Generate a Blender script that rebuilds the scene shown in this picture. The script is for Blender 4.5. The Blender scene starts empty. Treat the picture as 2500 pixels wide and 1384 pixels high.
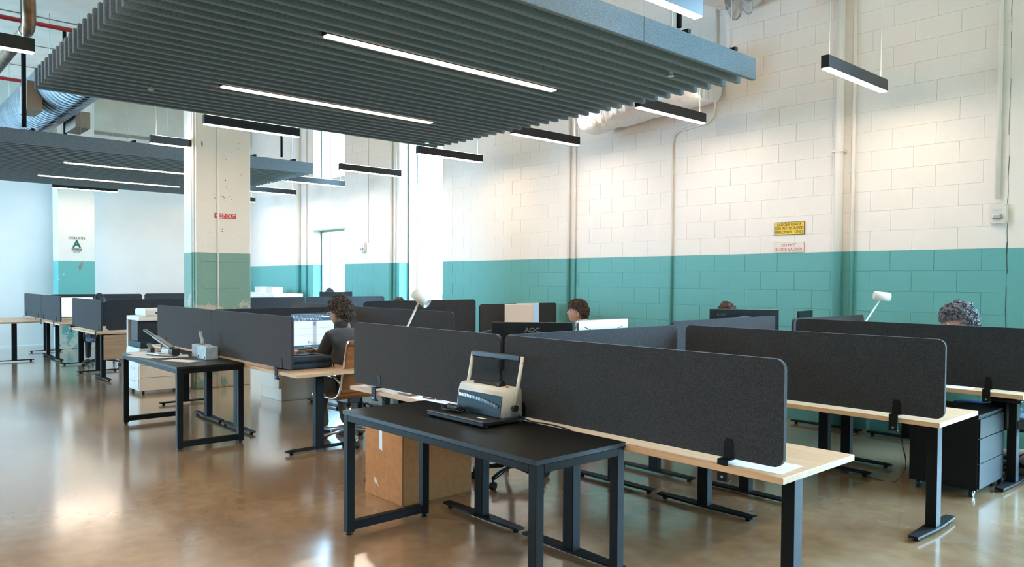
import bpy, bmesh, math, random
from mathutils import Vector, Matrix, noise
random.seed(7)
C = bpy.context.scene.collection
SC = bpy.context.scene
PI = math.pi

# ------------------------------------------------------------------ camera, light, exposure
cam_d = bpy.data.cameras.new('camera')
cam = bpy.data.objects.new('camera', cam_d); C.objects.link(cam); SC.camera = cam
YAW, PIT, ROL = .840925, -.02424979, .00568691
_cy, _sy = math.cos(YAW), math.sin(YAW)
_f = Vector((-_sy*math.cos(PIT), _cy*math.cos(PIT), math.sin(PIT)))
_r = Vector((_cy, _sy, 0)); _u = _r.cross(_f)
_r2 = math.cos(ROL)*_r + math.sin(ROL)*_u; _u2 = _r2.cross(_f)
M = Matrix((_r2, _u2, -_f)).transposed().to_4x4(); M.translation = Vector((0, 0, 1.55))
cam.matrix_world = M
cam_d.sensor_width = 36; cam_d.lens = 1854.036/2500*36
cam_d.shift_y = .01485; cam_d.clip_start = .05; cam_d.clip_end = 200

SC.view_settings.view_transform = 'Standard'; SC.view_settings.look = 'None'
SC.view_settings.gamma = 1; SC.view_settings.use_curve_mapping = False
SC.view_settings.exposure = 1.15
SC.cycles.use_denoising = True
SC.cycles.max_bounces = 10; SC.cycles.diffuse_bounces = 6; SC.cycles.glossy_bounces = 4
SC.cycles.transparent_max_bounces = 12
SC.cycles.sample_clamp_indirect = 8
SC.cycles.caustics_reflective = False; SC.cycles.caustics_refractive = False

world = bpy.data.worlds.new('world'); SC.world = world; world.use_nodes = True
bgn = world.node_tree.nodes['Background']
bgn.inputs[0].default_value = (.42, .71, 1.0, 1); bgn.inputs[1].default_value = 15.0

PEND = 42.0      # strength of the pendant diffusers
WARM = (1.0, .80, .63)

WY = 8.1         # north block wall
XW = -19.5       # west wall
XE = 5.0         # east glazing
YS = -6.0        # south wall
ZC = 5.75        # ceiling

def portal(loc, rot, sx, sy):
    d = bpy.data.lights.new('window_daylight', 'AREA'); d.shape = 'RECTANGLE'; d.size = sx; d.size_y = sy
    d.cycles.is_portal = True
    o = bpy.data.objects.new('window_daylight', d); C.objects.link(o); o.location = loc; o.rotation_euler = rot
# portals face into the room (area lights shine along their local -Z)
portal((-11.61, WY+.33, 2.6), (-PI/2, 0, 0), 1.38, 5.2)
portal((-15.09, WY+.33, 1.32), (-PI/2, 0, 0), 1.4, 2.64)
portal((-15.09, WY+.33, 4.5), (-PI/2, 0, 0), 1.4, 1.5)
portal((.85, WY+.33, 2.6), (-PI/2, 0, 0), 4.7, 5.2)
portal((-17.1, YS-.1, 2.7), (PI/2, 0, 0), 4.4, 4.6)

# ------------------------------------------------------------------ materials
def mat(name, col, rough=.6, metal=0, var=0, vscale=8, bump=0, bscale=60, emit=None, es=1, coat=0, spec=.5, sheen=0, vec='Object'):
    m = bpy.data.materials.new(name); m.use_nodes = True
    nt = m.node_tree; b = nt.nodes['Principled BSDF']
    b.inputs['Base Color'].default_value = (*col, 1); b.inputs['Roughness'].default_value = rough
    b.inputs['Metallic'].default_value = metal; b.inputs['Specular IOR Level'].default_value = spec
    b.inputs['Coat Weight'].default_value = coat
    b.inputs['Sheen Weight'].default_value = sheen
    if emit: b.inputs['Emission Color'].default_value = (*emit, 1); b.inputs['Emission Strength'].default_value = es
    if var or bump:
        tc = nt.nodes.new('ShaderNodeTexCoord')
    if var:
        n = nt.nodes.new('ShaderNodeTexNoise'); n.inputs['Scale'].default_value = vscale; n.inputs['Detail'].default_value = 4
        nt.links.new(tc.outputs[vec], n.inputs['Vector'])
        r = nt.nodes.new('ShaderNodeMapRange'); r.inputs['From Min'].default_value = .3; r.inputs['From Max'].default_value = .7
        r.inputs['To Min'].default_value = 1-var; r.inputs['To Max'].default_value = 1+var
        nt.links.new(n.outputs['Fac'], r.inputs['Value'])
        x = nt.nodes.new('ShaderNodeMix'); x.data_type = 'RGBA'; x.blend_type = 'MULTIPLY'; x.inputs['Factor'].default_value = 1
        x.inputs['A'].default_value = (*col, 1); nt.links.new(r.outputs['Result'], x.inputs['B'])
        nt.links.new(x.outputs['Result'], b.inputs['Base Color'])
    if bump:
        n = nt.nodes.new('ShaderNodeTexNoise'); n.inputs['Scale'].default_value = bscale
        nt.links.new(tc.outputs[vec], n.inputs['Vector'])
        bp = nt.nodes.new('ShaderNodeBump'); bp.inputs['Strength'].default_value = bump; bp.inputs['Distance'].default_value = .01
        nt.links.new(n.outputs['Fac'], bp.inputs['Height']); nt.links.new(bp.outputs['Normal'], b.inputs['Normal'])
    return m

def ramp_node(nt, stops):
    r = nt.nodes.new('ShaderNodeValToRGB'); e = r.color_ramp.elements
    while len(e) < len(stops): e.new(.5)
    for i, (p, c) in enumerate(stops): e[i].position = p; e[i].color = (*c, 1)
    return r

def wall_paint(name, white, teal, zsplit, rough=.55, worn=None, bump=.25):
    """white paint above, teal below the painted line at height zsplit; worn = colour of bared concrete"""
    m = bpy.data.materials.new(name); m.use_nodes = True; nt = m.node_tree; b = nt.nodes['Principled BSDF']
    g = nt.nodes.new('ShaderNodeNewGeometry'); s = nt.nodes.new('ShaderNodeSeparateXYZ')
    nt.links.new(g.outputs['Position'], s.inputs[0])
    gt = nt.nodes.new('ShaderNodeMath'); gt.operation = 'GREATER_THAN'; gt.inputs[1].default_value = zsplit
    nt.links.new(s.outputs['Z'], gt.inputs[0])
    x = nt.nodes.new('ShaderNodeMix'); x.data_type = 'RGBA'
    nt.links.new(gt.outputs[0], x.inputs['Factor']); x.inputs['A'].default_value = (*teal, 1); x.inputs['B'].default_value = (*white, 1)
    out = x.outputs['Result']
    n = nt.nodes.new('ShaderNodeTexNoise'); n.inputs['Scale'].default_value = 2.2; n.inputs['Detail'].default_value = 8; n.inputs['Roughness'].default_value = .7
    nt.links.new(g.outputs['Position'], n.inputs['Vector'])
    if worn:
        # bared patches: more of them low down on the teal part
        mr = nt.nodes.new('ShaderNodeMapRange'); mr.inputs['From Min'].default_value = .2; mr.inputs['From Max'].default_value = zsplit+.1
        mr.inputs['To Min'].default_value = .10; mr.inputs['To Max'].default_value = -.12
        nt.links.new(s.outputs['Z'], mr.inputs['Value'])
        ad = nt.nodes.new('ShaderNodeMath'); nt.links.new(n.outputs['Fac'], ad.inputs[0]); nt.links.new(mr.outputs[0], ad.inputs[1])
        rr = ramp_node(nt, [(.53, (0, 0, 0)), (.56, (1, 1, 1))]); nt.links.new(ad.outputs[0], rr.inputs[0])
        w = nt.nodes.new('ShaderNodeMix'); w.data_type = 'RGBA'; nt.links.new(rr.outputs[0], w.inputs['Factor'])
        nt.links.new(out, w.inputs['A']); w.inputs['B'].default_value = (*worn, 1); out = w.outputs['Result']
        # dark scratches and chips
        n2 = nt.nodes.new('ShaderNodeTexNoise'); n2.inputs['Scale'].default_value = 5; n2.inputs['Detail'].default_value = 6
        mp = nt.nodes.new('ShaderNodeMapping'); mp.inputs['Scale'].default_value = (1, 1, .5)
        nt.links.new(g.outputs['Position'], mp.inputs[0]); nt.links.new(mp.outputs[0], n2.inputs['Vector'])
        r2 = ramp_node(nt, [(.27, (1, 1, 1)), (.30, (0, 0, 0))]); nt.links.new(n2.outputs['Fac'], r2.inputs[0])
        w2 = nt.nodes.new('ShaderNodeMix'); w2.data_type = 'RGBA'; nt.links.new(r2.outputs[0], w2.inputs['Factor'])
        nt.links.new(out, w2.inputs['A']); w2.inputs['B'].default_value = (.22, .2, .17, 1); out = w2.outputs['Result']
    mr2 = nt.nodes.new('ShaderNodeMapRange'); mr2.inputs['To Min'].default_value = .93; mr2.inputs['To Max'].default_value = 1.05
    nt.links.new(n.outputs['Fac'], mr2.inputs['Value'])
    mu = nt.nodes.new('ShaderNodeMix'); mu.data_type = 'RGBA'; mu.blend_type = 'MULTIPLY'; mu.inputs['Factor'].default_value = 1
    nt.links.new(out, mu.inputs['A']); nt.links.new(mr2.outputs[0], mu.inputs['B'])
    nt.links.new(mu.outputs['Result'], b.inputs['Base Color'])
    b.inputs['Roughness'].default_value = rough
    n3 = nt.nodes.new('ShaderNodeTexNoise'); n3.inputs['Scale'].default_value = 45; n3.inputs['Detail'].default_value = 4
    nt.links.new(g.outputs['Position'], n3.inputs['Vector'])
    bp = nt.nodes.new('ShaderNodeBump'); bp.inputs['Strength'].default_value = bump; bp.inputs['Distance'].default_value = .01
    nt.links.new(n3.outputs['Fac'], bp.inputs['Height']); nt.links.new(bp.outputs['Normal'], b.inputs['Normal'])
    return m

TZ = 1.875
TEAL = (.12, .41, .42)
M_block = wall_paint('painted_block', (.86, .815, .785), TEAL, TZ)
M_col = wall_paint('worn_column_paint', (.83, .79, .72), (.20, .36, .29), 1.915, worn=(.52, .48, .40), bump=.5)
M_col_far = wall_paint('far_column_paint', (.72, .76, .74), (.12, .42, .40), 1.918, worn=(.5, .6, .56), bump=.4)
M_plaster = mat('west_wall_white', (.80, .85, .87), .35, var=.03, vscale=1.5)
M_ceil = mat('ceiling_paint', (.80, .76, .69), .8, var=.08, vscale=2.5, bump=.3, bscale=20)
M_beam = mat('beam_concrete', (.55, .62, .60), .8, var=.08, vscale=2, bump=.3, bscale=15)
M_joint = mat('dark_joint_line', (.30, .30, .28), .9)  # grey of the ceiling joints and the strip below the beam
M_crack = mat('dark_wall_crack', (.05, .10, .11), .95)  # dark teal of the cracked control joints
M_chip = mat('bare_rusty_patch', (.42, .30, .18), .9, var=.4, vscale=40)
M_trimw = mat('white_paint_metal', (.85, .85, .83), .4, var=.03, vscale=5)
M_felt = mat('charcoal_felt', (.030, .035, .043), .95, var=.55, vscale=160, bump=.5, bscale=300, sheen=.25, spec=.2)
M_feltl = mat('baffle_felt', (.165, .205, .245), .95, var=.30, vscale=120, bump=.4, bscale=250, sheen=.15, spec=.2)
M_black = mat('black_powder_coat', (.006, .007, .008), .5, spec=.2, var=.2, vscale=60, bump=.1, bscale=400)
M_blacktop = mat('black_laminate', (.007, .0065, .006), .42, spec=.35, var=.25, vscale=40, bump=.05, bscale=300)
M_blkpl = mat('black_plastic', (.015, .015, .017), .35)
M_mesh = mat('black_mesh_fabric', (.05, .07, .10), .8, var=.4, vscale=200)
M_chrome = mat('chrome', (.75, .76, .78), .12, 1)
M_alu = mat('brushed_aluminium', (.45, .46, .48), .35, 1)
M_white = mat('white_plastic', (.78, .75, .70), .4, var=.02, vscale=10)
M_cream = mat('cream_plastic', (.80, .75, .66), .4, var=.02, vscale=10)
M_paper = mat('paper', (.80, .78, .73), .85)
M_tape = mat('clear_tape', (.55, .48, .40), .2)
M_card = mat('cardboard', (.56, .25, .095), .85, var=.10, vscale=25, bump=.1, bscale=100)
M_cardedge = mat('cardboard_seam', (.12, .06, .03), .9)
M_leather = mat('tan_leather', (.36, .17, .075), .45, var=.12, vscale=12, bump=.15, bscale=80)
M_skin = mat('skin', (.60, .33, .23), .5, var=.06, vscale=20)
M_hairbr = mat('brown_hair', (.065, .032, .017), .55, var=.6, vscale=60, bump=1, bscale=90)
M_haircurl = mat('dark_brown_curly_hair', (.085, .055, .036), .55, var=.6, vscale=60, bump=1, bscale=90)
M_hairgr = mat('grey_hair', (.14, .14, .16), .55, var=.9, vscale=45, bump=1, bscale=90)
M_hairbk = mat('black_hair', (.012, .013, .016), .45, var=.4, vscale=60, bump=1, bscale=90)
M_jacket = mat('dark_wool_jacket', (.035, .036, .040), .9, var=.25, vscale=14, bump=.3, bscale=60, sheen=.2)
M_trous = mat('brown_trousers', (.10, .075, .05), .9, var=.2, vscale=12)
M_jeans = mat('blue_jeans', (.012, .05, .13), .85, var=.35, vscale=22, bump=.3, bscale=60)
M_dark = mat('dark_clothing', (.012, .012, .015), .9)
M_shirt = mat('pale_blue_shirt', (.50, .55, .66), .8, var=.06, vscale=20)
M_brown = mat('brown_bag_leather', (.20, .12, .095), .45, var=.25, vscale=14, bump=.4, bscale=30)
M_bagnavy = mat('navy_bag_fabric', (.012, .022, .035), .7, var=.25, vscale=50, bump=.3, bscale=200)
M_red = mat('red_pipe_paint', (.45, .03, .03), .5)
M_yel = mat('yellow_sign', (.85, .60, .03), .5)
M_ink = mat('black_ink', (.03, .03, .03), .6)
M_brink = mat('brown_ink', (.20, .10, .02), .6)
M_redink = mat('red_ink', (.62, .06, .06), .6)
M_redfade = mat('faded_red_ink', (.75, .38, .34), .7)
M_green = mat('dark_green_ink', (.01, .12, .10), .6)
M_duct = mat('galvanised_duct', (.33, .37, .41), .45, 1, var=.25, vscale=3)
M_pipe = mat('rusty_steel_pipe', (.20, .13, .08), .45, .8, var=.5, vscale=6)
M_tan = mat('tan_register', (.45, .36, .28), .7)
M_dkblue = mat('dark_blue_plastic', (.012, .030, .045), .45, spec=.25)
M_lamp = mat('white_lamp_metal', (.76, .74, .70), .35)
M_lampin = mat('lamp_reflector', (.55, .62, .70), .2, .6)
M_tissuebox = mat('tissue_box_print', (.50, .56, .60), .7, var=.18, vscale=14)
M_tissueb = mat('tissue_box_blue', (.50, .62, .70), .7, var=.2, vscale=18)
M_glove = mat('grey_metal', (.16, .16, .17), .4, .6)
M_cream_s = mat('cream_screen', (.45, .41, .36), .3, emit=(.9, .80, .70), es=.12)
M_blue_s = mat('pale_blue_screen', (.3, .42, .6), .3, emit=(.45, .68, 1.0), es=.2)
M_bright = mat('bright_screen', (.5, .55, .6), .3, emit=(.80, .90, 1.0), es=.55)
M_scr_w = mat('page_screen_white', (.25, .27, .30), .3, emit=(.74, .87, 1.0), es=.42)
M_scr_d = mat('page_screen_toolbar', (.03, .06, .09), .3, emit=(.04, .11, .17), es=.35)
M_scr_g = mat('page_screen_grey', (.12, .15, .18), .3, emit=(.25, .38, .46), es=.28)
M_scr_l = mat('page_screen_line', (.18, .2, .22), .3, emit=(.55, .65, .75), es=.32)
M_leaf = mat('tree_leaves', (.06, .12, .04), .8, var=.4, vscale=1)
M_grass = mat('grass', (.10, .14, .06), .95, var=.3, vscale=.4)
M_copdk = mat('copier_dark_plastic', (.012, .014, .018), .3)
M_emit = mat('pendant_diffuser', (.9, .8, .7), .5, emit=WARM, es=PEND)
M_emitup = mat('pendant_uplight', (.9, .8, .7), .5, emit=WARM, es=PEND*.35)
M_emitb = mat('recessed_diffuser', (.9, .8, .7), .5, emit=(1.0, .80, .58), es=5)
M_housing = mat('pendant_housing', (.016, .016, .018), .30, .2)
M_wire = mat('steel_wire', (.60, .66, .68), .4, .3)

# foil
def foil():
    m = bpy.data.materials.new('foil_insulation'); m.use_nodes = True; nt = m.node_tree; b = nt.nodes['Principled BSDF']
    b.inputs['Base Color'].default_value = (.72, .73, .75, 1); b.inputs['Metallic'].default_value = .55; b.inputs['Roughness'].default_value = .42
    tc = nt.nodes.new('ShaderNodeTexCoord'); n = nt.nodes.new('ShaderNodeTexNoise'); n.inputs['Scale'].default_value = 9; n.inputs['Detail'].default_value = 8
    mp = nt.nodes.new('ShaderNodeMapping'); mp.inputs['Scale'].default_value = (1, 1, .35)
    nt.links.new(tc.outputs['Object'], mp.inputs[0]); nt.links.new(mp.outputs[0], n.inputs['Vector'])
    bp = nt.nodes.new('ShaderNodeBump'); bp.inputs['Strength'].default_value = 1; bp.inputs['Distance'].default_value = .05
    nt.links.new(n.outputs['Fac'], bp.inputs['Height']); nt.links.new(bp.outputs['Normal'], b.inputs['Normal'])
    return m
M_foil = foil()

def floor_mat():
    m = bpy.data.materials.new('polished_concrete'); m.use_nodes = True; nt = m.node_tree; b = nt.nodes['Principled BSDF']
    tc = nt.nodes.new('ShaderNodeTexCoord'); L = nt.links.new
    n1 = nt.nodes.new('ShaderNodeTexNoise'); n1.inputs['Scale'].default_value = .9; n1.inputs['Detail'].default_value = 4; n1.inputs['Roughness'].default_value = .55
    n2 = nt.nodes.new('ShaderNodeTexNoise'); n2.inputs['Scale'].default_value = 9; n2.inputs['Detail'].default_value = 3
    n3 = nt.nodes.new('ShaderNodeTexNoise'); n3.inputs['Scale'].default_value = 3.1; n3.inputs['Detail'].default_value = 2; n3.inputs['Distortion'].default_value = .4
    for n in (n1, n2, n3): L(tc.outputs['Object'], n.inputs['Vector'])
    r = ramp_node(nt, [(.30, (.25, .145, .075)), (.5, (.37, .232, .130)), (.70, (.48, .335, .205))]); L(n1.outputs['Fac'], r.inputs[0])
    r2 = ramp_node(nt, [(.3, (.86, .84, .82)), (.7, (1.10, 1.10, 1.10))]); L(n2.outputs['Fac'], r2.inputs[0])
    x = nt.nodes.new('ShaderNodeMix'); x.data_type = 'RGBA'; x.blend_type = 'MULTIPLY'; x.inputs['Factor'].default_value = .8
    L(r.outputs[0], x.inputs['A']); L(r2.outputs[0], x.inputs['B'])
    # pale scuffs
    r3 = ramp_node(nt, [(.52, (0, 0, 0)), (.85, (.22, .22, .22))]); L(n3.outputs['Fac'], r3.inputs[0])
    y = nt.nodes.new('ShaderNodeMix'); y.data_type = 'RGBA'; L(r3.outputs[0], y.inputs['Factor']); L(x.outputs['Result'], y.inputs['A']); y.inputs['B'].default_value = (.42, .36, .28, 1)
    L(y.outputs['Result'], b.inputs['Base Color'])
    mr = nt.nodes.new('ShaderNodeMapRange'); mr.inputs['To Min'].default_value = .19; mr.inputs['To Max'].default_value = .27
    L(n3.outputs['Fac'], mr.inputs['Value']); L(mr.outputs[0], b.inputs['Roughness'])
    b.inputs['Coat Weight'].default_value = 1.0; b.inputs['Coat Roughness'].default_value = .13
    bp = nt.nodes.new('ShaderNodeBump'); bp.inputs['Strength'].default_value = .06; bp.inputs['Distance'].default_value = .01
    return m
M_floor = floor_mat()

def wood_mat(name, c1, c2, axis=1):
    m = bpy.data.materials.new(name); m.use_nodes = True; nt = m.node_tree; b = nt.nodes['Principled BSDF']; L = nt.links.new
    tc = nt.nodes.new('ShaderNodeTexCoord'); mp = nt.nodes.new('ShaderNodeMapping')
    sc = [28, 28, 28]; sc[axis] = 1.6; mp.inputs['Scale'].default_value = sc
    n = nt.nodes.new('ShaderNodeTexNoise'); n.inputs['Scale'].default_value = 1.4; n.inputs['Detail'].default_value = 5
    L(tc.outputs['Object'], mp.inputs[0]); L(mp.outputs[0], n.inputs['Vector'])
    r = ramp_node(nt, [(.3, c1), (.7, c2)]); L(n.outputs['Fac'], r.inputs[0]); L(r.outputs[0], b.inputs['Base Color'])
    b.inputs['Roughness'].default_value = .42
    return m
M_wood = wood_mat('light_oak_laminate', (.56, .34, .19), (.70, .47, .29), 0)
M_woodpanel = wood_mat('oak_modesty_panel', (.30, .18, .11), (.42, .27, .17), 1)

def glass_mat():
    m = bpy.data.materials.new('window_glass'); m.use_nodes = True; nt = m.node_tree; nt.nodes.remove(nt.nodes['Principled BSDF'])
    t = nt.nodes.new('ShaderNodeBsdfTransparent'); g = nt.nodes.new('ShaderNodeBsdfGlossy'); g.inputs['Roughness'].default_value = .02
    t.inputs[0].default_value = (.95, .98, .97, 1)
    x = nt.nodes.new('ShaderNodeMixShader'); x.inputs[0].default_value = .06
    nt.links.new(t.outputs[0], x.inputs[1]); nt.links.new(g.outputs[0], x.inputs[2])
    nt.links.new(x.outputs[0], nt.nodes['Material Output'].inputs[0]); return m
M_glass = glass_mat()

# ------------------------------------------------------------------ mesh helpers
def mesh_obj(name, bm, material, parent=None, smooth=False, loc=None):
    me = bpy.data.meshes.new(name); bm.normal_update(); bm.to_mesh(me); bm.free()
    o = bpy.data.objects.new(name, me); C.objects.link(o)
    for m_ in (material if isinstance(material, (list, tuple)) else [material]): me.materials.append(m_)
    if smooth:
        for p in me.polygons: p.use_smooth = True
    if parent: o.parent = parent
    if loc: o.location = loc
    return o

def add_box(bm, x0, y0, z0, x1, y1, z1, bev=0, seg=1, mi=0):
    if x1 < x0: x0, x1 = x1, x0
    if y1 < y0: y0, y1 = y1, y0
    if z1 < z0: z0, z1 = z1, z0
    r = bmesh.ops.create_cube(bm, size=1, matrix=Matrix.Translation(((x0+x1)/2, (y0+y1)/2, (z0+z1)/2)) @ Matrix.Diagonal((x1-x0, y1-y0, z1-z0, 1)))
    vs = r['verts']; fs = set(f for v in vs for f in v.link_faces)
    for f in fs: f.material_index = mi
    if bev:
        bmesh.ops.bevel(bm, geom=list(set(e for v in vs for e in v.link_edges)), offset=bev, segments=seg, affect='EDGES', profile=.5)
    return vs

def box(name, b, material, parent=None, bev=0, seg=1):
    bm = bmesh.new(); add_box(bm, *b, bev=bev, seg=seg); return mesh_obj(name, bm, material, parent)

def add_cyl(bm, p0, p1, r, seg=12, r2=None, cap=True):
    p0, p1 = Vector(p0), Vector(p1); d = p1-p0; L = d.length
    q = d.to_track_quat('Z', 'Y').to_matrix().to_4x4()
    return bmesh.ops.create_cone(bm, cap_ends=cap, segments=seg, radius1=r, radius2=r if r2 is None else r2, depth=L, matrix=Matrix.Translation((p0+p1)/2) @ q)['verts']

def cyl(name, p0, p1, r, material, parent=None, seg=12, r2=None, smooth=True):
    bm = bmesh.new(); add_cyl(bm, p0, p1, r, seg, r2); o = mesh_obj(name, bm, material, parent)
    if smooth:
        for p in o.data.polygons: p.use_smooth = len(p.vertices) == 4
    return o

def add_tube(bm, pts, r, seg=8):
    """swept tube through points"""
    pts = [Vector(p) for p in pts]; rings = []
    up = Vector((0, 0, 1))
    prev = None
    for i, p in enumerate(pts):
        t = (pts[min(i+1, len(pts)-1)]-pts[max(i-1, 0)]).normalized()
        if prev is None:
            a = t.cross(up)
            if a.length < .05: a = t.cross(Vector((1, 0, 0)))
            a.normalize()
        else:
            a = (prev - t*prev.dot(t)).normalized()
        prev = a; b_ = t.cross(a)
        rr = r[i] if isinstance(r, (list, tuple)) else r
        rings.append([bm.verts.new(p+(a*math.cos(2*PI*k/seg)+b_*math.sin(2*PI*k/seg))*rr) for k in range(seg)])
    for i in range(len(rings)-1):
        for k in range(seg):
            f = bm.faces.new((rings[i][k], rings[i][(k+1) % seg], rings[i+1][(k+1) % seg], rings[i+1][k])); f.smooth = True
    bm.faces.new(list(reversed(rings[0]))); bm.faces.new(rings[-1])

def tube(name, pts, r, material, parent=None, seg=8):
    bm = bmesh.new(); add_tube(bm, pts, r, seg); bmesh.ops.recalc_face_normals(bm, faces=bm.faces); return mesh_obj(name, bm, material, parent)

def add_prism(bm, pts, z0, z1):
    """extrude polygon (x,y) from z0 to z1"""
    a = [bm.verts.new((x, y, z0)) for x, y in pts]; b = [bm.verts.new((x, y, z1)) for x, y in pts]; n = len(pts)
    bm.faces.new(list(reversed(a))); bm.faces.new(b)
    for i in range(n): bm.faces.new((a[i], a[(i+1) % n], b[(i+1) % n], b[i]))

def rrect(w, h, r, seg=6):
    """rounded rectangle outline centred on 0 (u,v)"""
    out = []
    for cx, cy, a0 in ((w/2-r, h/2-r, 0), (-w/2+r, h/2-r, PI/2), (-w/2+r, -h/2+r, PI), (w/2-r, -h/2+r, 3*PI/2)):
        for k in range(seg+1):
            a = a0+PI/2*k/seg; out.append((cx+r*math.cos(a), cy+r*math.sin(a)))
    return out

def thing(name, label, cat, loc=(0, 0, 0), rz=0, group=None):
    o = bpy.data.objects.new(name, None); C.objects.link(o); o.location = loc; o.rotation_euler = (0, 0, rz)
    o.empty_display_size = .1
    return tag(o, label, cat, group)
def tag(o, label, cat, group=None):
    o['label'] = label; o['category'] = cat
    if group: o['group'] = group
    return o
def struct(o): o['kind'] = 'structure'; return o
def stuff(o): o['kind'] = 'stuff'; return o
def kids(o): return [c for c in bpy.data.objects if c.parent == o]

def text(name, s, size, material, parent, M4, ext=.0008, bold=0, space=1, align='CENTER'):
    cu = bpy.data.curves.new(name, 'FONT'); cu.body = s; cu.size = size; cu.extrude = ext; cu.offset = bold
    cu.align_x = align; cu.align_y = 'CENTER'; cu.space_character = space; cu.resolution_u = 3
    o = bpy.data.objects.new(name, cu); C.objects.link(o)
    dg = bpy.context.evaluated_depsgraph_get(); me = bpy.data.meshes.new_from_object(o.evaluated_get(dg))
    bpy.data.objects.remove(o); bpy.data.curves.remove(cu)
    me.transform(M4); me.materials.clear(); me.materials.append(material)
    o = bpy.data.objects.new(name, me); C.objects.link(o)
    if parent: o.parent = parent
    return o
# text frames: facing -Y (read from the south), facing +X (read from the east)
def face_s(x, y, z): return Matrix.Translation((x, y, z)) @ Matrix.Rotation(PI/2, 4, 'X')
def face_e(x, y, z): return Matrix.Translation((x, y, z)) @ Matrix.Rotation(PI/2, 4, 'Z') @ Matrix.Rotation(PI/2, 4, 'X')

def skin_mesh(name, verts, edges, radii, material, parent, sub=2, root=0):
    me = bpy.data.meshes.new(name); me.from_pydata([tuple(v) for v in verts], edges, [])
    o = bpy.data.objects.new(name, me); C.objects.link(o)
    md = o.modifiers.new('skin', 'SKIN'); md.use_smooth_shade = True
    for i, r in enumerate(radii):
        sv = me.skin_vertices[0].data[i]; sv.radius = r if isinstance(r, tuple) else (r, r); sv.use_root = (i == root)
    s = o.modifiers.new('sub', 'SUBSURF'); s.levels = sub; s.render_levels = sub
    dg = bpy.context.evaluated_depsgraph_get(); m2 = bpy.data.meshes.new_from_object(o.evaluated_get(dg))
    bpy.data.objects.remove(o); bpy.data.meshes.remove(me)
    m2.name = name; m2.materials.clear(); m2.materials.append(material)
    o = bpy.data.objects.new(name, m2); C.objects.link(o); o.parent = parent
    for p in m2.polygons: p.use_smooth = True
    return o

# ================================================================== SETTING
struct(box('floor', (XW-.3, YS-.3, -.2, XE+.3, WY+.3, 0), M_floor))
struct(box('ceiling', (XW-.3, YS-.3, ZC, XE+.3, WY+.3, ZC+.25), M_ceil))
ce = struct(box('trim_1', (XW, -.5, ZC-.012, XE, -.48, ZC+.001), M_joint))
for i, x in enumerate((-14.3, -16.1, -17.8)):
    struct(box('trim_%d' % (i+2), (x-.012, YS, ZC-.012, x+.012, WY, ZC+.001), M_joint))

# ---- north wall: backing slab with window openings + concrete blocks
BH, BW, TH = .2083, .4167, .005
WINS = [(-12.30, -10.92, 0.0, 5.2),  (-15.79, -14.39, 0.0, 2.652), (-15.79, -14.39, 3.745, 5.2)]
wall_n = bpy.data.objects.new('wall_north', None); C.objects.link(wall_n); struct(wall_n)
bm = bmesh.new()
Y0, Y1 = WY+TH, WY+.30
def slab(xa, xb, za, zb): add_box(bm, xa, Y0, za, xb, Y1, zb)
slab(XW-.3, -15.79, 0, ZC); slab(-15.79, -14.39, 2.652, 3.745); slab(-15.79, -14.39, 5.2, ZC)
slab(-14.39, -12.30, 0, ZC); slab(-12.30, -10.92, 5.2, ZC); slab(-10.92, -2.19, 0, ZC)
mesh_obj('backing', bm, M_block, wall_n)
bm = bmesh.new(); add_box(bm, -2.19, WY, 0, -1.5, Y1, ZC); add_box(bm, 3.2, WY, 0, XE+.3, Y1, ZC); add_box(bm, -1.5, WY, 5.2, 3.2, Y1, ZC); mesh_obj('smooth_panel', bm, M_block, wall_n)
# block mesh (shared)
bm = bmesh.new(); g = .0014
add_box(bm, -BW/2+.0011, 0, -BH/2+g, BW/2-.0011, TH+.01, BH/2-g, bev=.0015)
blk = mesh_obj('concrete_block', bm, M_block, wall_n); blk_me = blk.data; bpy.data.objects.remove(blk)
cells = []
for j in range(int(ZC/BH)+1):
    off = 0 if j % 2 else BW/2
    x1 = -2.19
    k = 0
    xr = -2.19 if j % 2 else -2.19-BW/2
    if not j % 2: cells.append((j, -2.19-BW/2, -2.19))
    while xr > XW:
        cells.append((j, xr-BW, xr)); xr -= BW
def full(x0, x1, z0, z1):
    if z1 > ZC: return False
    for a, b_, c, d in WINS:
        if x1 > a and x0 < b_ and z1 > c and z0 < d: return False
    return abs(x1-x0-BW) < .001
ind, rest = [], []
for j, x0, x1 in cells:
    z0, z1 = j*BH, (j+1)*BH
    near = full(x0, x1, z0, z1) and z0 > 1.0 and z1 < 5.1
    (ind if near else rest).append((j, x0, x1))
ind.sort(key=lambda c: -c[2])
rest += ind[300:]; ind = ind[:300]
for j, x0, x1 in ind:
    o = bpy.data.objects.new('concrete_block', blk_me); C.objects.link(o); o.parent = wall_n
    o.location = ((x0+x1)/2, WY+random.uniform(-.0006, .0006), (j+.5)*BH)
bm = bmesh.new()
def cut(x0, x1, z0, z1):
    segs = [(x0, x1, z0, z1)]
    for a, b_, c, d in WINS:
        new = []
        for s in segs:
            if s[1] <= a or s[0] >= b_ or s[3] <= c or s[2] >= d: new.append(s); continue
            if s[0] < a: new.append((s[0], a, s[2], s[3]))
            if s[1] > b_: new.append((b_, s[1], s[2], s[3]))
            mx0, mx1 = max(s[0], a), min(s[1], b_)
            if s[2] < c: new.append((mx0, mx1, s[2], c))
            if s[3] > d: new.append((mx0, mx1, d, s[3]))
        segs = new
    return segs
for j, x0, x1 in rest:
    for s in cut(max(x0, XW), x1, j*BH, min((j+1)*BH, ZC)):
        if s[1]-s[0] > .02 and s[3]-s[2] > .02:
            add_box(bm, s[0]+g, WY, s[2]+g, s[1]-.0011, WY+TH+.005, s[3]-g)
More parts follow.
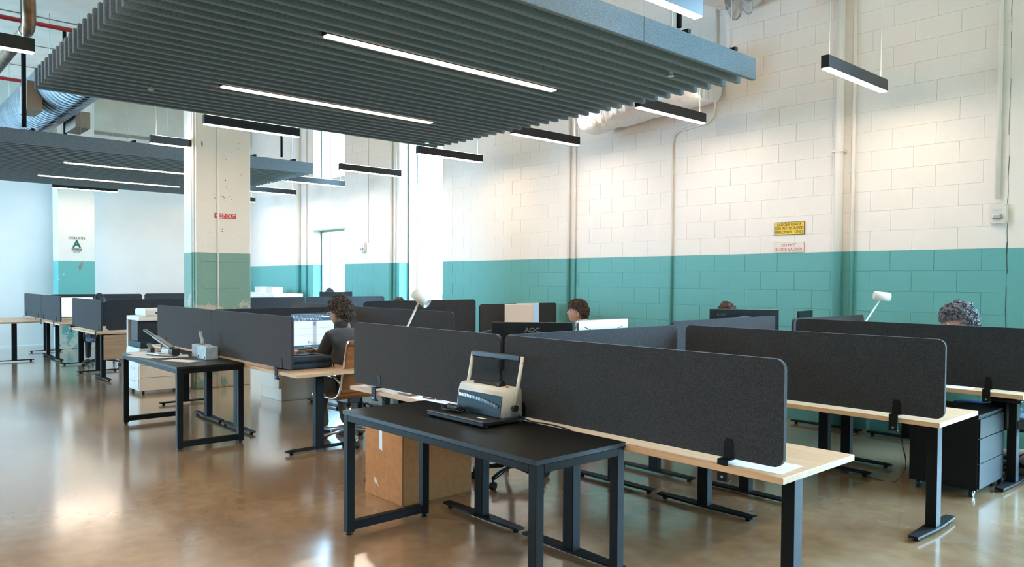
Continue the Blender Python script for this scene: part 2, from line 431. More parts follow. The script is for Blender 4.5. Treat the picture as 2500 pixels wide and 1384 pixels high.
stuff(mesh_obj('block_courses', bm, M_block, wall_n))
# control joints (dark cracks)
for x, z0, z1 in ((-2.19, .9, ZC), (-10.62, 1.3, 3.7)):
    bm = bmesh.new(); z = z0; xo = 0
    pts = []
    while z < z1:
        pts.append((x+random.uniform(-.006, .006), z)); z += random.uniform(.05, .2)
    for (xa, za), (xb, zb) in zip(pts, pts[1:]):
        if random.random() < .75:
            w = random.uniform(.0012, .0025 if za > TZ else .0045)
            v = [bm.verts.new(p) for p in ((xa-w, WY-.003, za), (xa+w, WY-.003, za), (xb+w, WY-.003, zb), (xb-w, WY-.003, zb))]; bm.faces.new(v)
    mesh_obj('wall_crack', bm, M_crack, wall_n)
# conduits on the north wall, painted with the wall
def conduit(x, r, z0=0, z1=ZC, label='', pts=None):
    o = tube('conduit', pts or [(x, WY-r-.002, z0+.01), (x, WY-r-.002, (z0+z1)/2), (x, WY-r-.002, z1-.01)], r, M_block, None, 10)
    return tag(o, label, 'conduit')
t = thing('conduit', 'thick painted conduit running up the block wall right of the ladder signs', 'conduit')
tube('pipe', [(-3.755, WY-.05, .01), (-3.755, WY-.05, 3), (-3.755, WY-.05, ZC-.01)], .045, M_block, t, 12)
for z in (2.95, 5.0): box('pipe_clip', (-3.82, WY-.1, z-.012, -3.69, WY, z+.012), M_block, t, .003)
conduit(-3.615, .019, label='thin painted conduit just right of the thick conduit by the ladder signs')
conduit(-7.79, .026, label='painted conduit left of the foil-wrapped duct, thicker of that pair')
conduit(-7.665, .012, label='thinnest painted conduit, just left of the foil-wrapped duct')
conduit(-5.95, .017, label='bent conduit turning right below the foil-wrapped duct',
        pts=[(-5.955, WY-.02, .01), (-5.955, WY-.02, 2.0), (-5.955, WY-.02, 3.30), (-5.93, WY-.02, 3.42), (-5.85, WY-.02, 3.47), (-5.6, WY-.02, 3.49), (-5.42, WY-.02, 3.51), (-5.34, WY-.02, 3.58), (-5.32, WY-.02, 3.75), (-5.32, WY-.02, ZC-.02)])
conduit(-2.27, .022, 2.32, ZC, 'painted conduit rising from the fire strobe at the right')
conduit(-12.55, .035, label='white conduit left of the tall window, thicker of the two')
conduit(-12.42, .015, label='white thin conduit beside the tall window')
conduit(-16.45, .05, label='thick white conduit left of the paired windows')
conduit(-16.1, .02, label='thin white conduit between thick conduit and paired windows')
conduit(-13.42, .008, 2.28, ZC, label='hair-thin white conduit above the small fire strobe')

# windows of the north wall
def window(name, x0, x1, z0, z1, mull):
    t = bpy.data.objects.new(name, None); C.objects.link(t); struct(t); t.location = ((x0+x1)/2, WY, z0)
    cx = (x0+x1)/2
    fw = .045
    for nm, b in (('frame_side', (x0, x0+fw)), ('frame_side', (x1-fw, x1))):
        box(nm, (b[0]-cx, .20, 0, b[1]-cx, .27, z1-z0), M_alu, t)
    box('frame_rail', (x0+fw-cx, .20, 0, x1-fw-cx, .27, fw), M_alu, t); box('frame_rail', (x0+fw-cx, .20, z1-z0-fw, x1-fw-cx, .27, z1-z0), M_alu, t)
    box('mullion', (mull-.022-cx, .19, fw, mull+.022-cx, .28, z1-z0-fw), M_alu, t)
    box('pane', (x0+fw-cx, .232, fw, mull-.022-cx, .238, z1-z0-fw), M_glass, t)
    box('pane', (mull+.022-cx, .232, fw, x1-fw-cx, .238, z1-z0-fw), M_glass, t)
    return t
window('window_1', -12.30, -10.92, 0.0, 5.2, -11.98)
window('window_5', -1.5, 3.2, 0.0, 5.2, .85)
window('window_2', -15.79, -14.39, 0.0, 2.652, -15.36)
window('window_3', -15.79, -14.39, 3.745, 5.2, -15.36)

# west wall with the beam above it
struct(box('wall_west', (XW-.3, YS-.3, 0, XW, WY+.3, ZC), M_plaster))
struct(box('trim_5', (XW, YS, 4.9, XW+.35, WY, ZC), M_beam, bev=.02))
struct(box('trim_6', (XW, YS, 4.86, XW+.2, WY, 4.9), M_joint))
struct(box('baseboard_west', (XW, YS, 0, XW+.02, WY, .06), M_plaster))
# south wall with a window band, east glazing
ws = bpy.data.objects.new('wall_south', None); C.objects.link(ws); struct(ws)
for b in ((XW-.3, -19.3, 0, ZC), (-14.9, XE+.3, 0, ZC), (-19.3, -14.9, 0, .4), (-19.3, -14.9, 5.0, ZC)):
    box('masonry', (b[0], YS-.3, b[2], b[1], YS, b[3]), M_block, ws)
t = bpy.data.objects.new('window_4', None); C.objects.link(t); struct(t)
for k in range(3): box('mullion', (-19.3+2.17*k, YS-.2, .4, -19.24+2.17*k, YS-.12, 5.0), M_alu, t)
for k in range(2): box('pane', (-19.24+2.17*k, YS-.165, .4, -17.13+2.17*k, YS-.16, 5.0), M_glass, t)
we = bpy.data.objects.new('wall_east', None); C.objects.link(we); struct(we)
box('masonry', (XE, YS-.3, 0, XE+.3, WY+.3, ZC), M_block, we)

# outdoors: ground and a few trees
gd = box('lawn', (-70, WY+.3, -.35, 40, 90, -.15), M_grass); tag(gd, 'sunlit lawn outside the windows', 'lawn'); gd['kind'] = 'stuff'
def tree(x, y, h, label, seed):
    t = thing('tree', label, 'tree', (x, y, -.15), 0, 'trees outside the windows')
    cyl('trunk', (0, 0, 0), (0, 0, h*.5), .16, M_pipe, t, 8, .1)
    bm = bmesh.new(); rnd = random.Random(seed)
    for i in range(1400):
        a, e_ = rnd.uniform(0, 2*PI), rnd.uniform(-1, 1); rr = rnd.uniform(.55, 1)**.5*h*.33
        p = Vector((math.cos(a)*math.sqrt(1-e_*e_), math.sin(a)*math.sqrt(1-e_*e_), e_*1.1))*rr + Vector((0, 0, h*.62))
        p += Vector((noise.noise(p*.8), noise.noise(p*.8+Vector((9, 0, 0))), noise.noise(p*.8+Vector((0, 9, 0)))))*.9
        d1 = Vector((rnd.uniform(-1, 1), rnd.uniform(-1, 1), rnd.uniform(-1, 1))).normalized()*.16
        d2 = d1.cross(Vector((rnd.uniform(-1, 1), rnd.uniform(-1, 1), rnd.uniform(-1, 1)))).normalized()*.10
        bm.faces.new([bm.verts.new(p+d1), bm.verts.new(p+d2), bm.verts.new(p-d1), bm.verts.new(p-d2)])
    o = mesh_obj('foliage', bm, M_leaf, t); stuff(o)
tree(-29.5, 24, 3.0, 'leafy tree seen low through the tall window', 1)
tree(-33.5, 29, 3.2, 'leafy tree seen at the left edge of the tall window', 2)
tree(-45.0, 27.5, 3.0, 'leafy tree seen through the lower paired window', 3)

# ================================================================== COLUMNS
def column(x0, y0, x1, y1, m, label):
    t = thing('concrete_column', label, 'column', ((x0+x1)/2, (y0+y1)/2, 0))
    w, d = (x1-x0)/2, (y1-y0)/2
    box('shaft', (-w, -d, 0, w, d, ZC), m, t, .012, 2)
    return t, w, d
t, w, d = column(-11.33, 3.78, -10.83, 4.56, M_col, 'weathered concrete column with a red KEEP OUT notice behind the desks')
# corner strips on the south side
for i, (xa, xb) in enumerate(((.10, .16), (.19, .232))):
    box('corner_strip', (xa-.03, -d-.02, 0, xb-.03, -d, ZC), M_col, t, .004)
# formwork seams and conduit on the east face
for z, ya, yb in ((1.80, -.34, .34), (1.42, -.3, .22)):
    box('formwork_ridge', (w-.002, ya, z-.012, w+.006, yb, z+.012), M_col, t, .003)
tube('conduit', [(w+.014, -.09, .02), (w+.014, -.09, 2.4), (w+.014, -.09, ZC-.02)], .013, M_trimw, t)
chips = [(.02, 2.95, .018, .03), (.03, 3.25, .02, .02), (.22, 3.5, .012, .02), (-.2, 2.2, .014, .014), (-.3, 2.0, .012, .012), (-.14, 2.5, .012, .012), (-.28, 2.62, .012, .012), (.25, 3.05, .014, .014)]
crnd = random.Random(11)
for cy0, cz0, n0 in ((.04, 2.70, 9), (-.13, 2.72, 4), (-.05, 2.24, 5), (.02, 2.82, 3)):
    for q in range(n0): chips.append((cy0+crnd.gauss(0, .028), cz0+crnd.gauss(0, .03), crnd.uniform(.008, .026), crnd.uniform(.008, .026)))
for i, (yy, zz, ww, hh) in enumerate(chips):
    bm = bmesh.new()
    n = 9; c = [(yy+ww/2*math.cos(2*PI*k/n)*random.uniform(.6, 1.1), zz+hh/2*math.sin(2*PI*k/n)*random.uniform(.6, 1.1)) for k in range(n)]
    a = [bm.verts.new((w+.002, y, z)) for y, z in c]; bm.faces.new(a); mesh_obj('paint_chip', bm, M_pipe if i % 3 == 0 else M_chip, t)
box('sign_plate', (w+.0005, -.135, 2.405, w+.003, .175, 2.478), M_redink, t)
kt = text('sign_text', 'KEEP OUT', .074, M_paper, t, face_e(w+.0045, .02, 2.440) @ Matrix.Diagonal((.84, 1, 1, 1)), bold=.0012)
text('small_print', '— — — —', .03, M_redfade, t, face_e(w+.003, .04, 2.388))
t, w, d = column(-19.2, 3.62, -18.7, 4.34, M_col_far, 'far column marked COLUMN A with a teal base by the white wall')
def ft(s, z, size, m, sx=1, b=0): return text('sign_text', s, size, m, t, face_e(w+.003, 0.0, z) @ Matrix.Diagonal((sx, 1, 1, 1)), bold=b)
ft('COLUMN', 2.41, .07, M_ink, 1.1); ft('A', 2.28, .22, M_green, 1, .008)
box('sign_plate', (w+.0005, -.10, 2.145, w+.002, .10, 2.19), M_ink, t)
text('sign_text', 'LOAD LIMIT', .038, M_paper, t, face_e(w+.004, 0, 2.167)); ft('100 PSF', 2.11, .045, M_ink)

# ================================================================== CEILING BAFFLES
PITCH = .157
def baffle(x_near, label, extra):
    t = thing('felt_baffle', label, 'ceiling baffle', (x_near, 1.48, 3.38))
    th = .046
    for k in range(32):
        x = -PITCH*k
        for ya, yb in ((0, 3.1715), (3.173, 4.79)):
            box('slat', (x-th/2, ya, 0, x+th/2, yb, .195), M_feltl, t, .004)
    for y in (.6, 1.9, 3.75, 4.45):
        box('crossbar', (-PITCH*31-.1, y-.02, .195, .03, y+.02, .225), M_black, t)
    return t
baffle(-3.725, 'large near ceiling baffle of grey felt slats with two recessed lights', 0)
baffle(-12.255, 'far ceiling baffle of grey felt slats behind the column', 1)
def hanger(x, y, z0, label, r=.03, grp=None):
    o = cyl('hanging_pole', (x, y, z0), (x, y, ZC), r, M_black); tag(o, label, 'pole', grp)
hanger(-3.74, 5.15, 3.61, 'black pole rising from the near baffle beside the bright pendant', .022)
hanger(-12.25, 1.98, 3.61, 'black pole above the far baffle at the left frame edge')
hanger(-14.6, 2.95, 3.61, 'short black pole above the far baffle beside the round duct')
hanger(-12.25, 5.7, 3.61, 'black pole above the far baffle right of the column', .02)
wires = []
def wire(x, y, z0, group, label):
    o = cyl('hanging_wire', (x, y, z0), (x, y, ZC), .0035, M_wire, None, 5); tag(o, label, 'wire', group)
for x, a in ((-12.3, 'on its nearest edge'), (-14.3, 'along its middle'), (-16.6, 'on its farthest edge')):
    for y, b_ in ((3.3, 'left'), (4.5, 'middle'), (5.93, 'right')): wire(x, y, 3.60, 'wires holding the far baffle', 'thin wire holding up the far ceiling baffle %s, %s one of three' % (a, b_))
for x, a in ((-3.75, 'on its nearest edge'), (-6.0, 'along its middle'), (-8.55, 'on its farthest edge')):
    for y, b_ in ((2.08, 'left'), (5.93, 'right')): wire(x, y, 3.60, 'wires holding the near baffle', 'thin wire holding up the near ceiling baffle %s, %s one' % (a, b_))
def sprinkler(x, y, z, label):
    t = thing('fire_sprinkler', label, 'sprinkler', (x, y, z))
    cyl('stem', (0, 0, 0), (0, 0, .08), .012, M_alu, t, 8); cyl('deflector', (0, 0, -.03), (0, 0, -.025), .03, M_alu, t, 10)
    for s in (-1, 1): cyl('arm', (s*.02, 0, 0), (s*.008, 0, -.027), .003, M_alu, t, 5)
    cyl('drop_pipe', (0, 0, .08), (0, 0, ZC-z), .011, M_trimw, t, 8)
sprinkler(-4.11, 5.55, 3.39, 'sprinkler head poking out at the right end of the near baffle')
sprinkler(-7.8, 2.3, 3.39, 'sprinkler head poking out at the left part of the near baffle')
sprinkler(-8.3, 5.9, 3.39, 'sprinkler head poking out near the far right corner of the near baffle')
sprinkler(-12.55, 2.05, 5.62, 'sprinkler head on the ceiling near the upper left corner')

def linear_light(x, y0, y1, label, grp):
    t = thing('recessed_light', label, 'ceiling light', (x, (y0+y1)/2, 3.372), 0, grp); L = (y1-y0)/2
    box('housing', (-.045, -L, .006, .045, L, .08), M_housing, t, .002)
    box('diffuser', (-.036, -L+.01, -.004, .036, L-.01, .008), M_emitb, t)
    for s in (-.8, .8): cyl('wire', (0, s*L, .08), (0, s*L, ZC-3.372), .002, M_wire, t, 5)
G = 'recessed lights in the baffles'
linear_light(-3.725-PITCH*9.5, 2.77, 5.20, 'recessed line light in the near baffle, nearer one', G)
linear_light(-3.725-PITCH*22.5, 2.77, 5.22, 'recessed line light in the near baffle, farther one', G)
linear_light(-12.255-PITCH*9.5, 2.75, 5.20, 'recessed line light in the far baffle, upper one', G)
linear_light(-12.255-PITCH*22.5, 2.75, 5.20, 'recessed line light in the far baffle, lower one', G)

def pendant(x, y1, label, grp, L=1.21, up=True):
    t = thing('pendant_light', label, 'pendant light', (x, y1-L/2, 3.38), 0, grp); h = L/2
    box('housing', (-.035, -h, .004, .035, h, .112), M_housing, t, .0015)
    box('diffuser', (-.030, -h+.006, -.004, .030, h-.006, .0045), M_emit, t)
    box('uplight_diffuser', (-.026, -h+.02, .1115, .026, h-.02, .114), M_emitup, t)
    for s in (-1, 1): cyl('wire', (0, s*(h-.08), .112), (0, s*(h-.08), ZC-3.38), .0022, M_wire, t, 5)
G1 = 'pendant lights along the block wall'; G2 = 'pendant lights between the baffles'
for x, lab in ((-3.10, 'black pendant light hanging rightmost, past the near baffle'), (-5.13, 'black pendant light in front of the foil-wrapped duct'),
               (-7.12, 'black pendant light left of the foil-wrapped duct, second from it'), (-9.18, 'black pendant light crossing in front of the tall window edge'),
               (-11.45, 'pale lit pendant light between the tall window and paired windows'), (-13.45, 'pendant light just below the upper paired window'),
               (-15.55, 'pendant light left of the paired windows, next to the column'), (-17.7, 'small far pendant light peeping out right of the column')):
    pendant(x, 7.56, lab, G1)
pendant(-3.11, 4.51, 'bright pendant light cut by the top frame edge above the near baffle', G2)
pendant(-9.19, 4.51, 'black pendant light in front of the KEEP OUT column', G2)
pendant(-7.27, 1.25, 'big black pendant light at the left frame edge', G2)
pendant(-10.99, 4.44, 'black pendant light partly hidden behind the column above the far baffle', G2, L=1.21)
pendant(-17.75, 4.55, 'pendant light hanging in front of the COLUMN A column', G2)

for yy, nm in ((1.25, 'first'), (-2.2, 'second')):
    for j, x in enumerate((1.1, -1.0, -3.1, -5.2) if yy > 0 else (-1.0, -3.1, -5.2, -7.27)):
        pendant(x, yy, 'unseen pendant light of the %s row, %s from the east wall' % (nm, ('nearest', 'second', 'third', 'farthest')[j]), 'pendant lights out of view')
# ================================================================== DUCTS AND PIPES
t = thing('spiral_duct', 'large round galvanised spiral duct above the far baffle', 'duct', (-15.2, 2.62, 4.42))
bm = bmesh.new(); L0, L1, R = -4.2, 3.9, .40
prof = []
x = L0
while x < L1:
    prof += [(x, R), (x+.13, R), (x+.14, R+.0018), (x+.15, R)]; x += .15
rings = [[bm.verts.new((px, pr*math.cos(2*PI*k/32), pr*math.sin(2*PI*k/32))) for k in range(32)] for px, pr in prof]
for a, b_ in zip(rings, rings[1:]):
    for k in range(32):
        f = bm.faces.new((a[k], a[(k+1) % 32], b_[(k+1) % 32], b_[k])); f.smooth = True
bm.faces.new(rings[-1]); bm.faces.new(list(reversed(rings[0])))
bmesh.ops.recalc_face_normals(bm, faces=bm.faces); mesh_obj('duct_body', bm, M_duct, t)
r_ = box('register_box', (1.75, -.50, -.44, 2.30, -.30, -.02), M_tan, t, .005)
for k in range(9): box('louvre', (1.742, -.49, -.42+k*.043, 1.75, -.31, -.395+k*.043), M_black, r_)
r_ = box('register_box', (.75, .30, -.46, 1.45, .52, -.20), M_tan, t, .005)
for k in range(5): box('louvre', (.80, .52, -.44+k*.043, 1.40, .528, -.415+k*.043), M_black, r_)
for x in (-2.5, 1.2): cyl('duct_hanger', (x, 0, .4), (x, 0, ZC-4.42), .006, M_wire, t, 5)
tag(tube('steel_pipe', [(-16.5, 1.88, 4.70), (-13.4, 1.88, 4.70), (-11.3, 1.88, 4.70), (-11.12, 1.86, 4.74), (-11.0, 1.84, 4.86), (-10.97, 1.83, 5.1), (-10.97, 1.83, ZC-.01)], .078, M_pipe, None, 18),
    'rusty brown steel pipe bending up to the ceiling at upper left', 'pipe')
tag(cyl('pipe_collar', (-11.50, 1.88, 4.70), (-11.42, 1.88, 4.70), .086, M_alu, None, 18), 'metal collar around the rusty pipe just below its bend', 'pipe collar')
for i, (x, zz, lab) in enumerate(((-13.48, 5.4, 'red sprinkler pipe under the ceiling, upper one'), (-17.6, 5.4, 'red sprinkler pipe, lower one seen above the round duct'))):
    tag(cyl('sprinkler_pipe', (x, YS, zz), (x, WY, zz), .035, M_red, None, 10), lab, 'pipe')

# foil wrapped duct close to the block wall
def foil_duct(name, label, x0, x1, yc, zc, ry, rz_, sag, loc):
    bm = bmesh.new(); NS, NR = 46, 40; rings = []
    for i in range(NS):
        s = i/(NS-1); x = x0+(x1-x0)*s
        end = min(1, (math.sin(PI*min(.5, s*3 if s < .17 else .5))))
        ring = []
        for k in range(NR):
            a = 2*PI*k/NR
            cy_, cz = math.cos(a), math.sin(a)
            e = .62
            yy = math.copysign(abs(cy_)**e, cy_)*ry; zz = math.copysign(abs(cz)**e, cz)*rz_
            if zz < 0: zz *= 1+sag*math.cos(s*PI*.9)*.9
            p = Vector((x, yy+yc, zz+zc))
            n_ = noise.fractal(Vector((p.x*2.4, p.y*3, p.z*3)), .9, 2, 4)
            p.y += n_*.035*(-1 if cy_ < 0 else 1); p.z += n_*.03*(1 if cz > 0 else -1)
            ring.append(bm.verts.new(p))
        rings.append(ring)
    for a, b_ in zip(rings, rings[1:]):
        for k in range(NR):
            f = bm.faces.new((a[k], a[(k+1) % NR], b_[(k+1) % NR], b_[k])); f.smooth = True
    bm.faces.new(rings[-1]); bm.faces.new(list(reversed(rings[0]))); bmesh.ops.recalc_face_normals(bm, faces=bm.faces)
    o = mesh_obj(name, bm, M_foil); return tag(o, label, 'duct')
foil_duct('wrapped_duct', 'silver foil-wrapped duct hugging the block wall under the near baffle edge', -7.05, -5.18, 7.72, 3.96, .30, .34, .20, None)
o = foil_duct('wrapped_duct', 'crumpled silver foil duct at the top above the near baffle', 0, 3.28, 0, 0, .30, .30, .1, None)
o.location = (-4.9, 4.75, 5.02); o.rotation_euler = (0, 0, PI/2)
# torn flap of foil
bm = bmesh.new(); N = 14; gr = []
for i in range(N):
    row = []
    for j in range(N):
        u, v = i/(N-1), j/(N-1)
        row.append(bm.verts.new((u*.5*(1-.45*v)+.1*v, .06*noise.noise(Vector((u*4, v*4, 1)))+.04*math.sin(v*7), -v*.34*(1-.5*abs(u-.45)) - .06*math.sin(u*9))))
    gr.append(row)
for i in range(N-1):
    for j in range(N-1): bm.faces.new((gr[i][j], gr[i+1][j], gr[i+1][j+1], gr[i][j+1])).smooth = True
bmesh.ops.solidify(bm, geom=bm.faces[:], thickness=.004)
o = mesh_obj('foil_flap', bm, M_foil); o.location = (-4.78, 7.35, 4.75); tag(o, 'torn hanging flap of silver foil beside the bright top pendant', 'foil')

# ================================================================== SIGNS, STROBES
t = thing('wall_sign', 'yellow LADDER USAGE sign on the block wall', 'sign', (-4.338, WY-.006, 2.157))
box('plate', (-.183, -.003, -.072, .183, .003, .072), M_ink, t); box('face', (-.178, -.0045, -.067, .178, -.003, .067), M_yel, t)
for s, z, sz in (('LADDER USAGE', .042, .046), ('FOR AUTHORIZED', .0, .046), ('PERSONNEL  ONLY', -.042, .044)):
    text('sign_text', s, sz, M_brink, t, face_s(0, -.0055, z) @ Matrix.Diagonal((.86, 1, 1, 1)), space=1.05, bold=.0005)
t = thing('wall_sign', 'white DO NOT BLOCK LADDER sign with red letters below the yellow sign', 'sign', (-4.338, WY-.006, 1.942))
box('plate', (-.181, -.003, -.058, .181, .003, .058), M_redfade, t); box('face', (-.1785, -.0045, -.0555, .1785, -.003, .0555), M_paper, t)
for s, z in (('DO NOT', .024), ('BLOCK LADDER', -.025)):
    text('sign_text', s, .049, M_redink, t, face_s(0, -.0055, z) @ Matrix.Diagonal((.88, 1, 1, 1)), space=1.05)
def strobe(x, z, s, label):
    t = thing('fire_strobe', label, 'fire alarm', (x, WY-.001, z))
    bm = bmesh.new(); pts = rrect(.135*s, .165*s, .03*s, 4)
    a = [bm.verts.new((u, -.012, v)) for u, v in pts]; b_ = [bm.verts.new((u*.9, -.045*s, v*.9)) for u, v in pts]; c = [bm.verts.new((u, 0, v)) for u, v in pts]; n = len(pts)
    bm.faces.new(b_)
    for i in range(n):
        bm.faces.new((a[i], a[(i+1) % n], b_[(i+1) % n], b_[i])); bm.faces.new((c[i], c[(i+1) % n], a[(i+1) % n], a[i]))
    bmesh.ops.recalc_face_normals(bm, faces=bm.faces); mesh_obj('body', bm, M_white, t)
    box('lens', (-.032*s, -.068*s, -.04*s, .032*s, -.045*s, .0), M_alu, t, .006*s, 2)
    box('speaker_slot', (-.035*s, -.047*s, .022*s, .035*s, -.045*s, .04*s), M_wire, t)
strobe(-2.262, 2.19, 1.15, 'white fire strobe on the wall at the right frame edge')
strobe(-13.57, 2.2, 1.3, 'small white fire strobe between the far windows')

# ================================================================== DESKS
DZ = .74
def t_leg(parent, x, y, along, z, L, lab=None):
    hx, hy = (.04, .032) if along == 'x' else (.032, .04)
    lg = box('leg', (x-hx, y-hy, .02, x+hx, y+hy, z-.028), M_black, parent, .004)
    l2 = L/2
    bm = bmesh.new()
    # foot: flat tapering bar
    if along == 'x':
        pts = [(x-l2, y-.028), (x-.06, y-.042), (x+.06, y-.042), (x+l2, y-.028), (x+l2, y+.028), (x+.06, y+.042), (x-.06, y+.042), (x-l2, y+.028)]
        ends = ((x-l2+.05, y), (x+l2-.05, y))
    else:
        pts = [(x-.028, y-l2), (x+.028, y-l2), (x+.042, y-.06), (x+.042, y+.06), (x+.028, y+l2), (x-.028, y+l2), (x-.042, y+.06), (x-.042, y-.06)]
        ends = ((x, y-l2+.05), (x, y+l2-.05))
    add_prism(bm, pts, .022, .036)
    mesh_obj('foot', bm, M_black, lg)
    for ex, ey in ends:
        cyl('leveller', (ex, ey, 0.0), (ex, ey, .022), .018, M_black, lg, 8)
def l_desk(sx, y0, side, label, grp, ylen=1.70, ret=1.76, z=DZ, depth=.66, endin=.15):
    """L-shaped desk: long side along the spine line x=sx, return along the front y=y0"""
    t = thing('corner_desk', label, 'desk', (sx, y0, 0), 0, grp)
    g_ = side*.012
    pts = [(g_, 0), (side*ret, 0), (side*ret, depth), (side*.78, depth), (side*.72, depth+.06), (side*.72, ylen), (g_, ylen)]
    if side < 0: pts = list(reversed(pts))
    bm = bmesh.new(); add_prism(bm, pts, z-.028, z)
    bmesh.ops.bevel(bm, geom=[e for e in bm.edges if abs(e.verts[0].co.z-e.verts[1].co.z) < .001], offset=.0015, segments=1, affect='EDGES')
    mesh_obj('desktop', bm, M_wood, t)
    fz = z-.028
    t_leg(t, side*.41, .19, 'x', z, .76); t_leg(t, side*.41, ylen-.2, 'x', z, .76); t_leg(t, side*(ret-endin), .36, 'y', z, .62)
    bm = bmesh.new(); add_box(bm, side*.38, .2, fz-.04, side*.44, ylen-.2, fz); add_box(bm, side*.4, .33, fz-.04, side*(ret-endin), .39, fz)
    mesh_obj('steel_frame', bm, M_black, t)
    # cable tray under the long side
    bm = bmesh.new(); add_box(bm, side*.06, .5, fz-.14, side*.16, ylen-.3, fz-.13); add_box(bm, side*.06, .5, fz-.14, side*.065, ylen-.3, fz-.001); mesh_obj('cable_tray', bm, M_black, t)
    return t
G = 'L-shaped oak desks'
l_desk(-3.36, 2.91, 1, 'near oak corner desk at right behind the black table', G, ret=1.79)
l_desk(-3.36, 4.74, 1, 'oak corner desk in the second row at right', G, ylen=1.6)
l_desk(-3.36, 6.36, 1, 'oak corner desk in the third row at right, jeans under it', G)
l_desk(-3.36, 2.93, -1, 'oak corner desk behind the spiral binding machine, left of the spine panel', G)
l_desk(-3.36, 4.74, -1, 'oak corner desk behind the two dark monitors', G, ylen=1.6)
l_desk(-3.36, 6.36, -1, 'oak corner desk in the third row near the block wall, left of spine', G)
l_desk(-8.08, 2.90, 1, 'oak corner desk where the man in the dark jacket works', G, ylen=1.8, ret=2.12, endin=.30)
l_desk(-8.08, 4.68, 1, 'oak corner desk behind the man in the dark jacket', G, z=.78)
l_desk(-8.08, 6.50, 1, 'oak corner desk of the boy in profile', G)
l_desk(-8.08, 2.90, -1, 'oak corner desk behind the left black table', G, ylen=1.8, ret=1.8)
l_desk(-8.08, 4.68, -1, 'oak corner desk beside the weathered column', G, z=.78)
l_desk(-8.08, 6.50, -1, 'oak corner desk in the far row beyond the column, near windows', G)
l_desk(-12.40, 2.88, -1, 'oak corner desk in front of the far column, dark trousers under it', G, ret=1.68, endin=.25)
l_desk(-12.40, 4.65, -1, 'far oak corner desk behind the weathered column', G)
l_desk(-12.40, 6.40, -1, 'far oak corner desk in front of the paired windows', G)
l_desk(-16.75, 2.95, 1, 'far oak corner desk under the white screen', G, ret=1.6)
l_desk(-16.75, 2.95, -1, 'farthest oak corner desk at the left, by the white wall', G, ret=1.7)
l_desk(-16.75, 4.75, 1, 'far oak corner desk in the second row under the COLUMN A column', G, ret=1.6)

PN = []
def panel_x(x0, x1, y, z0, label, grp, clamps=(.3, .3), h=.46, r=.045, mat_=None):
    x0, x1 = min(x0, x1), max(x0, x1)
    t = thing('desk_screen', label, 'desk screen', ((x0+x1)/2, y, z0), 0, grp)
    w = x1-x0; bm = bmesh.new(); pts = rrect(w, h, r, 6); th = .011
    a = [bm.verts.new((u, -th, v+h/2)) for u, v in pts]; b_ = [bm.verts.new((u, th, v+h/2)) for u, v in pts]; n = len(pts)
    bm.faces.new(a); bm.faces.new(list(reversed(b_)))
    for i in range(n): bm.faces.new((a[i], b_[i], b_[(i+1) % n], a[(i+1) % n]))
    bmesh.ops.recalc_face_normals(bm, faces=bm.faces); mesh_obj('felt_panel', bm, M_felt, t)
    for cx in clamps:
        u = (-w/2+cx) if cx > 0 else (w/2+cx)
        bm = bmesh.new()
        # upright tongue in front, wide bracket over the desk edge, jaw below with screw
        tongue = [(-.024, .0), (.024, .0), (.024, .062), (.014, .088), (-.014, .088), (-.024, .062)]
        a = [bm.verts.new((u+p, -th-.004, q)) for p, q in tongue]; b_ = [bm.verts.new((u+p, -th, q)) for p, q in tongue]
        bm.faces.new(a); bm.faces.new(list(reversed(b_)))
        for i in range(6): bm.faces.new((a[i], b_[i], b_[(i+1) % 6], a[(i+1) % 6]))
        add_box(bm, u-.026, -.058, -.004, u+.026, .03, .001)
        add_box(bm, u-.026, -.062, -.095, u+.026, -.057, .001)
        add_box(bm, u-.026, -.058, -.095, u+.026, -.035, -.090)
        mesh_obj('clamp', bm, M_black, t)
        cyl('clamp_screw', (u, -.066, -.075), (u, -.06, -.075), .006, M_alu, t, 8)
        cyl('clamp_bolt', (u+.012, -.045, -.09), (u+.012, -.045, -.034), .005, M_chrome, t, 6)
    return t
def panel_y(x, y0, y1, z0, label, grp, h=.46):
    t = panel_x(-(y1-y0)/2, (y1-y0)/2, 0, z0, label, grp, clamps=(), h=h)
    t.location = (x, (y0+y1)/2, z0); t.rotation_euler = (0, 0, PI/2)
    return t
G = 'charcoal felt screens along desk fronts'; G2 = 'charcoal felt spine screens between desks'
PZ = .765
panel_x(-3.375, -1.60, 2.975, PZ, 'largest charcoal felt screen, on the near right desk', G, (.16, -.26))
panel_x(-5.12, -3.42, 2.975, PZ, 'charcoal felt screen behind the binding machine, left half', G, (.36, -.05))
panel_x(-3.35, -1.575, 4.745, PZ, 'charcoal felt screen on the second row desk at right', G, (.16, -.26))
panel_x(-3.35, -1.53, 6.405, PZ, 'charcoal felt screen in the third row, grey-haired head above it', G, (.16, -.30))
panel_x(-7.99, -6.13, 2.95, PZ, 'charcoal felt screen behind the tissue box', G, (.2, -.20))
panel_x(-9.78, -8.02, 2.96, PZ, 'charcoal felt screen in front of the copier', G, (.3, -.3))
panel_x(-8.06, -6.14, 4.70, .78, 'charcoal felt screen behind the white desk lamp at centre', G, (.2, -.2), h=.445)
panel_x(-9.93, -8.15, 4.76, .79, 'charcoal felt screen seen edge-on left of the curly-haired man', G, (.2, -.2), h=.44)
panel_x(-14.05, -12.28, 2.93, PZ, 'charcoal felt screen left of the copier, dark hair above it', G, (.1, -.12))
panel_x(-18.65, -16.94, 3.0, PZ, 'farthest left charcoal felt screen by the white wall', G, (.2, -.3))
panel_x(-16.92, -15.3, 3.0, PZ, 'charcoal felt screen beside the white screen at far left', G, (.2, -.3))
panel_y(-3.395, 2.99, 4.68, PZ, 'bright blue-lit spine screen behind the largest near screen', G2)
